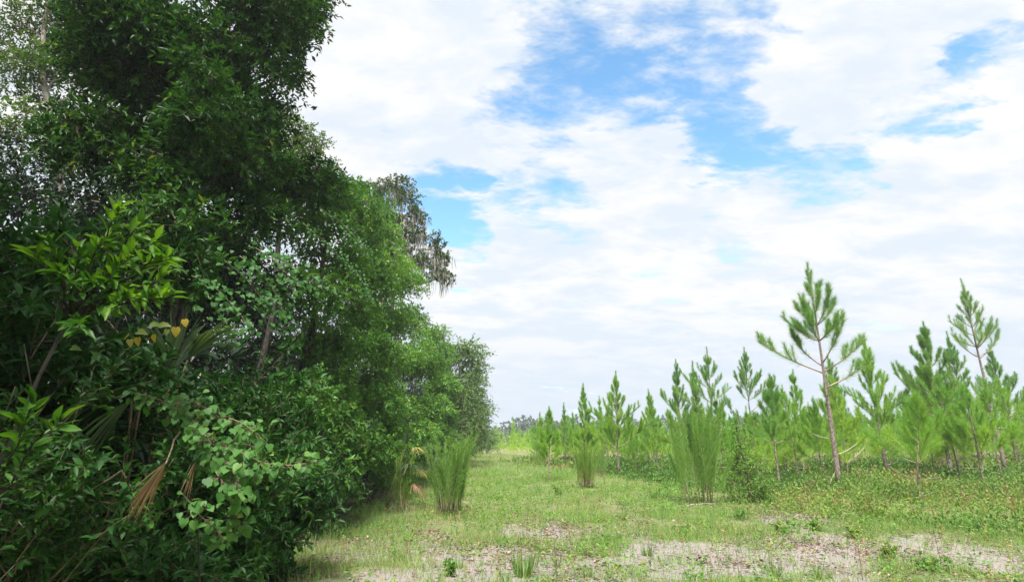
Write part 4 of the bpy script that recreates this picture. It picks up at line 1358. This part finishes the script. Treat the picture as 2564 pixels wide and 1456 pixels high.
# wild grape vine trailing over the bushes
def grape():
    g = np.random.default_rng(821)
    runs = [[(345, 985), (400, 1000), (460, 1030), (500, 1070), (530, 1110)], [(500, 1060), (560, 1040), (610, 1060), (650, 1090)], [(520, 1090), (560, 1130), (580, 1180), (600, 1240), (590, 1290), (605, 1325)],
            [(560, 1110), (620, 1140), (660, 1160), (740, 1165), (810, 1150)], [(540, 1180), (560, 1210), (640, 1190), (660, 1170)], [(480, 1260), (500, 1290), (540, 1320), (560, 1350)], [(440, 1010), (480, 1005), (540, 1030)],
            [(530, 1120), (590, 1100), (640, 1120)], [(510, 1150), (545, 1165), (590, 1200)]]
    base = ground_xy(-1.55, 3.3)
    root = thing('grape_vine', base, 'wild grape vine with bright toothed heart-shaped leaves trailing over the near bushes', 'vine')
    off = base
    P, D, N, S, T = [], [], [], [], []
    for ri, run in enumerate(runs):
        pts = np.array([at(x, y, 2.75 + .12 * math.sin(i + ri)) for i, (x, y) in enumerate(run)])
        tt = np.linspace(0, len(pts) - 1, 14)
        path = np.stack([np.interp(tt, np.arange(len(pts)), pts[:, i]) for i in range(3)], 1)
        b = MB(); b.tube(path - off, np.linspace(.004, .0018, 14), 4)
        local_build(b, 'vine_stem', M['twig'], root, True)
        L = np.linalg.norm(np.diff(path, axis=0), axis=1).sum()
        k = int(L * 135)
        pp, dd = along(path, g.random(k))
        out = unit(g.normal(0, 1, (k, 3)) + [.25, -.5, -.25])
        st = pp + out * g.uniform(.02, .075, (k, 1))
        b = MB(); b.sticks(pp - off, st - off, .0012)
        local_build(b, 'leaf_stalks', M['twig'], root, kind='stuff')
        P.append(st); D.append(unit(out * .5 + [.15, -.1, -.55] + g.normal(0, .35, (k, 3)))); N.append(unit(g.normal(0, .35, (k, 3)) + [.25, -.75, .8]))
        S.append(g.uniform(.018, .042, k)); T.append(np.clip(g.normal(.6, .2, k), 0, 1))
    b = MB(); b.tube(limb_path(g, base, at(500, 1080, 2.8), 8, .1, .1) - off, np.linspace(.006, .003, 8), 5)
    local_build(b, 'vine_stem', M['oak_bark'], root, True)
    leaf_objects(g, root, tuple(np.concatenate(q) for q in (P, D, N, S, T)), T_HEART, 1.0, 'vine', 300)

    # curtain of vine leaves farther back, over the dark hollow
    runs = [[(560, 650), (610, 690), (650, 740), (690, 800)], [(600, 640), (660, 690), (700, 750), (715, 810)], [(480, 690), (540, 720), (590, 770), (630, 830)], [(640, 620), (700, 660), (740, 720)], [(520, 740), (560, 800), (600, 860)],
            [(690, 640), (760, 680), (800, 730)], [(760, 560), (830, 620), (880, 680)], [(800, 520), (860, 560), (920, 630)], [(850, 640), (900, 690), (930, 750)]]
    base = ground_xy(-3.6, 6.2)
    root = thing('grape_vine', base, 'curtain of small pale vine leaves hanging before the dark hollow under the oak', 'vine')
    P, D, N, S, T = [], [], [], [], []
    off = base
    for ri, run in enumerate(runs):
        Y = 5.6 if ri < 6 else 9.2
        pts = np.array([at(x, y, Y + .2 * math.sin(i + ri)) for i, (x, y) in enumerate(run)])
        tt = np.linspace(0, len(pts) - 1, 12)
        path = np.stack([np.interp(tt, np.arange(len(pts)), pts[:, i]) for i in range(3)], 1)
        b = MB(); b.tube(path - off, np.linspace(.005, .002, 12), 4)
        local_build(b, 'vine_stem', M['twig'], root, True)
        k = int(np.linalg.norm(np.diff(path, axis=0), axis=1).sum() * 75)
        pp, dd = along(path, g.random(k))
        out = unit(g.normal(0, 1, (k, 3)) + [.3, -.4, -.2])
        P.append(pp + out * g.uniform(.03, .16, (k, 1))); D.append(unit([.3, -.1, -.6] + g.normal(0, .35, (k, 3)))); N.append(unit(g.normal(0, .35, (k, 3)) + [.35, -.65, .8]))
        S.append(g.uniform(.032, .058, k)); T.append(np.clip(g.normal(.2, .2, k), 0, 1))
    leaf_objects(g, root, tuple(np.concatenate(q) for q in (P, D, N, S, T)), T_HEART, .95, 'vine', 300)


grape()


# a few large yellowing leaves on a thin stem
def briar():
    g = np.random.default_rng(831)
    base = ground_xy(-2.3, 3.2)
    root = thing('greenbriar', base, 'thin briar with a few large pale and yellow leaves before the dark hollow', 'vine')
    off = base
    path = np.array([at(x, y, 2.75) for x, y in ((60, 860), (160, 850), (250, 835), (330, 820), (380, 815), (430, 830), (480, 860))])
    b = MB(); b.tube(path - off, np.linspace(.0022, .0012, 7), 4); local_build(b, 'vine_stem', M['oak_bark'], root, True)
    b = MB(); b.tube(limb_path(g, base, path[0], 7, .1, .01) - off, np.linspace(.004, .0025, 7), 5); local_build(b, 'vine_stem', M['oak_bark'], root, True)
    spec = [((375, 815), (.9, -.2, .1), .10, .05), ((400, 815), (.8, -.1, .1), .085, .15), ((345, 830), (.8, -.2, -.1), .085, .2), ((322, 838), (-.5, -.1, -.5), .06, .5), ((345, 845), (.2, -.1, -.9), .07, .8), ((385, 838), (.1, 0, -1), .06, .95),
            ((325, 850), (.3, -.1, -.8), .065, .7), ((440, 820), (.2, 0, -1), .075, .9), ((462, 800), (.3, 0, -.9), .06, .95), ((418, 825), (.1, -.1, -.9), .05, .2), ((180, 870), (.8, -.1, -.1), .075, .05)]
    P = np.array([at(x, y, 2.72) for (x, y), d, s, t in spec]); D = unit(np.array([d for _, d, s, t in spec], float))
    N = unit(g.normal(0, .35, (len(P), 3)) + [.1, -.7, .7])
    leaf_objects(g, root, (P, D, N, np.array([s for *_, s, t in spec]) * .62, np.array([t for *_, t in spec])), T_HEART, .75, 'briar', 300)


briar()

# bushes of small-leaved arching stems
spray_shrub('arching_bush', 'small-leaved bush with long pale arching stems in the lower left corner', ground_xy(-2.9, 3.3),
            tips_in(60, 470, 1120, 1420, 2.6, 3.1, 14) + tips_in(-60, 300, 880, 1120, 2.6, 3.2, 8), 841, 'shrub', .050, .46, sprigs=26, per=9, slen=.22, stem='twig', stem_r=.005)
spray_shrub('arching_bush', 'dense glossy bush with paler leaf tips right of the grape vine', ground_xy(-2.7, 4.9),
            tips_in(540, 790, 1080, 1240, 4.2, 5.0, 16) + tips_in(480, 650, 1250, 1456, 4.4, 5.2, 14) + tips_in(450, 700, 1000, 1100, 4.2, 5.0, 8), 842, 'shrub', .075, .38, sprigs=40, per=11, slen=.32, stem='twig')
spray_shrub('arching_bush', 'dark leafy bush behind the bay sapling at the left edge', ground_xy(-3.4, 3.7),
            tips_in(-80, 260, 480, 900, 3.2, 3.9, 20) + tips_in(200, 480, 850, 1000, 3.4, 4.0, 9), 843, 'shrub', .085, .40, sprigs=40, per=10, slen=.34, stem='twig', tone=.25)
spray_shrub('arching_bush', 'dark fine-leaved bush below the grape vine around the dead palm frond', ground_xy(-2.3, 4.1),
            tips_in(380, 640, 1090, 1220, 3.4, 4.2, 10) + tips_in(380, 640, 1300, 1456, 3.3, 4.2, 10) + tips_in(150, 420, 1350, 1500, 3.2, 4, 5), 844, 'shrub', .062, .42, sprigs=34, per=10, slen=.26, stem='twig', tone=.3)
spray_shrub('arching_bush', 'bush of thin leafy sprays hanging in the dark middle of the thicket', ground_xy(-3.6, 5.6),
            tips_in(430, 780, 860, 1080, 4.9, 5.8, 22), 845, 'shrub', .085, .42, sprigs=30, per=10, slen=.36, stem='twig', tone=.3)
spray_shrub('arching_bush', 'bushy low branches at the foot of the thicket beside the grass', ground_xy(-3.3, 7.3),
            tips_in(680, 850, 1160, 1290, 6.6, 7.8, 16) + tips_in(600, 730, 1290, 1420, 6.2, 7.2, 12), 846, 'shrub', .085, .42, sprigs=36, per=10, slen=.36, stem='twig', tone=.45)


# ------------------------------------------------------------------ palmettos
def frond(g, root, tip_dir, hub, size, mat, fold=.2, droop=.5, spread=150, nseg=28, name='frond', stem_from=None):
    """a fan leaf: stalk, and blades that radiate from its end"""
    off = np.array(root.location)
    d = unit(np.asarray(tip_dir, float)); side = unit(np.cross(d, [0, 0, 1.0])); nor = np.cross(side, d)
    mb = MB()
    hub = np.asarray(hub, float)
    for s in range(nseg):
        a = R(-spread / 2 + spread * s / (nseg - 1) + g.normal(0, 1.5))
        L = size * (.72 + .28 * math.cos(a)) * g.uniform(.9, 1.05)
        dir_ = d * math.cos(a) + side * math.sin(a) + nor * (fold * abs(math.sin(a)) + g.normal(0, .05))
        n = 6
        t = np.linspace(0, 1, n)
        p = hub + dir_ * (t * L)[:, None] + np.array([0, 0, -1.0]) * (droop * L * t ** 2.4 * g.uniform(.6, 1.3))[:, None]
        w = np.array([.006, .017, .020, .016, .009, .001]) * size / .8
        sd = unit(-d * math.sin(a) + side * math.cos(a)); up = np.cross(sd, dir_)
        rr = np.stack([p + sd * w[:, None] + up * w[:, None] * .5, p, p - sd * w[:, None] + up * w[:, None] * .5], 1).reshape(-1, 3) - off
        f = []
        for q in range(n - 1):
            for c in (0, 1):
                a0, b0 = q * 3 + c, (q + 1) * 3 + c
                f += [[a0, a0 + 1, b0 + 1], [a0, b0 + 1, b0]]
        mb.add(rr, f, np.full(len(f), g.random()))
    o = local_build(mb, name, M[mat], root)
    sb = MB()
    st = np.asarray(stem_from if stem_from is not None else root.location, float)
    sb.tube(limb_path(g, st, hub, 6, .05, .02) - off, np.linspace(.012, .008, 6) * min(1.0, size / .6), 5)
    local_build(sb, 'stalk', M['twig'], o, True)
    return o


g = np.random.default_rng(901)
pb = ground_xy(-3.0, 4.6)
root = thing('palmetto', pb, 'dark palmetto with drooping fan fronds hidden in the near thicket', 'palmetto')
for (x, y, Y), d in (((360, 960, 3.6), (-.75, -.1, -.45)), ((330, 1000, 3.6), (-.5, -.2, -.9)), ((300, 930, 3.8), (-.9, .1, -.25)), ((470, 900, 4.2), (.5, .1, .6)), ((430, 930, 4.0), (.2, 0, .9))):
    frond(g, root, d, at(x, y, Y), .62, 'palm', .15, .3, 90, 18)
root = thing('dead_palm_frond', at(430, 1170, 2.8), 'brown dead palm frond hanging folded in the dark thicket', 'palm frond')
frond(g, root, (-.35, -.1, -.9), at(415, 1160, 2.62), .25, 'palm_dead', .05, .08, 120, 30, stem_from=at(450, 1080, 2.9))
frond(g, root, (-.1, -.1, -1), at(492, 1150, 2.8), .17, 'palm_dead', .1, .1, 34, 9, 'small_frond', stem_from=at(500, 1090, 2.9))

g = np.random.default_rng(902)
pb = ground_xy(-3.05, 14.2)
root = thing('palmetto', pb, 'palmetto with yellowing drooping fronds left of the big dogfennel', 'palmetto')
for (x, y, Y), d, sz, mt in (((1035, 1120, 14), (.8, -.2, .0), .42, 'palm_yellow'), ((1040, 1172, 13.9), (.7, -.3, -.1), .40, 'palm_yellow'), ((1035, 1210, 13.8), (.6, -.3, -.3), .38, 'palm_dead'), ((1020, 1110, 14.3), (.1, 0, .9), .7, 'palm'),
                            ((1045, 1130, 14.3), (.6, .2, .5), .7, 'palm'), ((1025, 1165, 13.9), (.3, -.6, .2), .6, 'palm')):
    frond(g, root, d, at(x, y, Y), sz, mt, .2, .55, 140, 26)


# ------------------------------------------------------------------ green shrub among the pines, single weeds, sticks
p = G(1880, 1258)
cl = [(p + np.array([dx, dy, z]), r) for dx, dy, z, r in ((0, 0, .5, .45), (.45, .1, .55, .4), (-.4, 0, .55, .4), (.1, .1, 1.0, .45), (-.25, .05, 1.25, .4), (.4, .2, 1.05, .35), (-.1, .1, 1.65, .35), (-.35, .1, .95, .35), (.6, 0, .35, .3), (-.15, .1, 2.0, .22))]
leafy_tree('leafy_shrub', 'bushy small-leaved green shrub between the largest dogfennel and the tallest pine', 'bush', cl, [p, p + [0, 0, .8], p + [-.1, .1, 1.8]], 911, 'weed', 'twig', .03, per_area=46, length=.28, per=9, size=.05, width=.6, droop=.1)


def weeds():
    g = np.random.default_rng(921)
    # grass tufts and leafy weeds that stand out singly in the foreground
    tufts = [(1310, 1440, .34, 90, 'largest grass tuft at the lower edge of the picture, middle of the lane'), (1265, 1452, .18, 40, 'small grass tuft just left of the largest tuft'), (1150, 1420, .20, 45, 'grass tuft on the sand below the big dogfennel'),
             (1940, 1448, .22, 60, 'grass tuft at the lower edge below the brightest sand patch'), (2060, 1452, .2, 50, 'grass tuft at the lower edge right of the brightest sand patch'), (1620, 1395, .2, 60, 'grass tuft on bare sand in mid foreground'),
             (1395, 1418, .18, 40, 'grass tuft right of the largest tuft'), (1560, 1300, .22, 80, 'soft blue-green grass tuft in the middle of the lane'), (1000, 1400, .2, 60, 'grass tuft beside the foot of the thicket'), (1470, 1450, .16, 36, 'short grass tuft at the lower edge right of the largest tuft')]
    for x, y, h, n, lab in tufts:
        p = G(x, y)
        root = thing('grass_tuft', p, lab, 'grass tuft')
        mb = MB()
        a = g.random(n) * 6.28; r = h * .25 * g.random(n) ** .5
        P = np.stack([np.cos(a) * r, np.sin(a) * r, np.zeros(n)], 1)
        D = unit(np.stack([np.cos(a) * .45, np.sin(a) * .45, np.ones(n)], 1) + g.normal(0, .2, (n, 3)))
        mb.leaves(P, D, unit(D * [1, 1, 0] + [0, 0, .3]), h * g.uniform(.6, 1.2, n), T_BLADE, None, width=.045)
        local_build(mb, 'blades', M['grass_dark'], root, kind='stuff')
    lw = [(2240, 1395, .22, 'bright leafy weed on the right, between two sandy patches'), (2050, 1330, .25, 'leafy green weed right of the brightest sand patch'), (1850, 1300, .3, 'broad leafy weed below the largest dogfennel'), (2330, 1425, .2, 'leafy weed near the lower right of the picture'),
          (1165, 1195, .4, 'dark low weed clump in the grass right of the big dogfennel'), (1400, 1245, .3, 'leafy weed in mid lane below the straw-based dogfennel'), (1640, 1250, .3, 'leafy weed in the grass left of the largest dogfennel'), (2440, 1330, .3, 'leafy weed at the right edge of the undergrowth'),
          (1130, 1440, .15, 'small yellow-green weed at the foot of the thicket'), (1710, 1340, .2, 'leafy weed at the left end of the brightest sand patch'), (2140, 1345, .25, 'leafy weed below the leaning sapling'), (1960, 1335, .2, 'leafy weed on the near side of the small sand hollow')]
    for x, y, h, lab in lw:
        p = G(x, y)
        root = thing('leafy_weed', p, lab, 'weed')
        P0, Dr, Ln = [], [], []
        for s in range(7):
            a = g.random() * 6.28
            d = unit(np.array([math.cos(a) * .7, math.sin(a) * .7, g.uniform(.6, 1.3)]))
            path = curve(np.zeros(3), d, h * g.uniform(.7, 1.3), .3, 5, .1, g)
            b = MB(); b.tube(path, np.linspace(.004, .0015, 5), 4); local_build(b, 'stem', M['twig'], root, True)
            k = 5
            pp, dd = along(path, g.uniform(.2, 1, k)); P0.append(pp); Dr.append(unit(dd + g.normal(0, .6, (k, 3)))); Ln.append(np.full(k, h * .3))
        fb = MB()
        leaves_on(g, fb, np.concatenate(P0), np.concatenate(Dr), np.concatenate(Ln), 7, .055, T_DIAMOND, .6, .1, tone=np.full(35, g.uniform(.3, .75)))
        local_build(fb, 'leaves', M['weed'], root, kind='stuff')
    stalks = [(1625, 1330, .42, 'thin dead stalk standing in the middle foreground'), (1395, 1450, .5, 'tall thin dead stem beside the largest grass tuft'), (2355, 1400, .45, 'dead dark stem on the right sandy patch'), (2160, 1450, .4, 'dead brown stem at the lower edge on the right'), (1850, 1450, .38, 'dead stem rising from the brightest sand patch'), (1320, 1330, .4, 'thin dead stem in the pale grass of mid lane')]
    for x, y, h, lab in stalks:
        p = G(x, y)
        root = thing('dead_stalk', p, lab, 'dead stalk')
        path = curve(np.zeros(3), (g.normal(0, .1), g.normal(0, .1), 1), h, 0, 6, .06, g)
        b = MB(); b.tube(path, np.linspace(.0065, .003, 6), 5); st = local_build(b, 'stem', M['twig'], root, True)
        for q in range(3):
            pp, dd = along(path, np.array([g.uniform(.5, .95)]))
            sp = curve(pp[0], unit(dd[0] + g.normal(0, .5, 3)), h * .2, .2, 4, .05, g)
            b = MB(); b.tube(sp, np.linspace(.003, .0015, 4), 4); local_build(b, 'twig', M['twig'], st, True)
    pine = gpos(2093, 19.6)
    for a, v, lab in ((pine + [-.75, -.5, .03], (.60, .42, .62), 'pale dead stick leaning against the foot of the tallest pine'), (G(2105, 1288, .015), (.42, .15, .03), 'short pale stick lying on the small sand hollow'),
                      (G(1705, 1270, .02), (.95, .2, .05), 'long pale fallen stem lying below the largest dogfennel')):
        b_ = a + np.array(v)
        root = thing('fallen_stick', a, lab, 'stick')
        pth = limb_path(g, a, b_, 7, .03, .03) - a
        b = MB(); b.tube(pth, np.linspace(.012, .006, 7), 5); st = local_build(b, 'shaft', M['dead_wood'], root, True)
        b = MB(); b.tube(limb_path(g, pth[4], pth[4] + [.05, -.08, .12], 4, 0, .05), np.linspace(.006, .003, 4), 4); local_build(b, 'twig', M['dead_wood'], st, True)


weeds()


# ------------------------------------------------------------------ far woodland across the end of the field
def distant():
    g = np.random.default_rng(951)
    mb = MB()
    cl = []
    for x in np.arange(-40, 230, 5.5):
        Y = 225 + g.normal(0, 10); H = g.uniform(7.5, 12.5)
        for q in range(7):
            cl.append((np.array([x + g.normal(0, 3.0), Y + g.normal(0, 3), H * g.uniform(.2, .85)]), g.uniform(1.6, 3.0)))
    P0, Dr, Ln, Cc = sprig_field(g, cl, .42, 1.8, .2)
    leaves_on(g, mb, P0, Dr, Ln, 4, 1.5, T_DIAMOND, .7, .2)
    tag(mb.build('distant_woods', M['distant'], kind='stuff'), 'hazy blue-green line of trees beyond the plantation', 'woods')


distant()



# ------------------------------------------------------------------ the summer haze
def haze():
    import bmesh
    me = bpy.data.meshes.new('haze')
    bm = bmesh.new()
    bmesh.ops.create_cube(bm, size=1.0)
    for v in bm.verts:
        v.co = ((v.co.x) * 3600, 750 + v.co.y * 2700, 7.25 + v.co.z * 17.5)
    bm.to_mesh(me); bm.free()
    m, nt = new_mat('haze')
    vol = nt.nodes.new('ShaderNodeVolumePrincipled')
    vol.inputs['Color'].default_value = (.92, .95, 1.0, 1)
    vol.inputs['Density'].default_value = HAZE
    vol.inputs['Anisotropy'].default_value = 0.2
    o = nt.nodes.new('ShaderNodeOutputMaterial')
    nt.links.new(vol.outputs[0], o.inputs['Volume'])
    me.materials.append(m)
    ob = bpy.data.objects.new('haze', me); col.objects.link(ob)
    ob['kind'] = 'stuff'
    ob['label'] = 'thin pale summer haze over the whole field'


HAZE = 0.0009
haze()
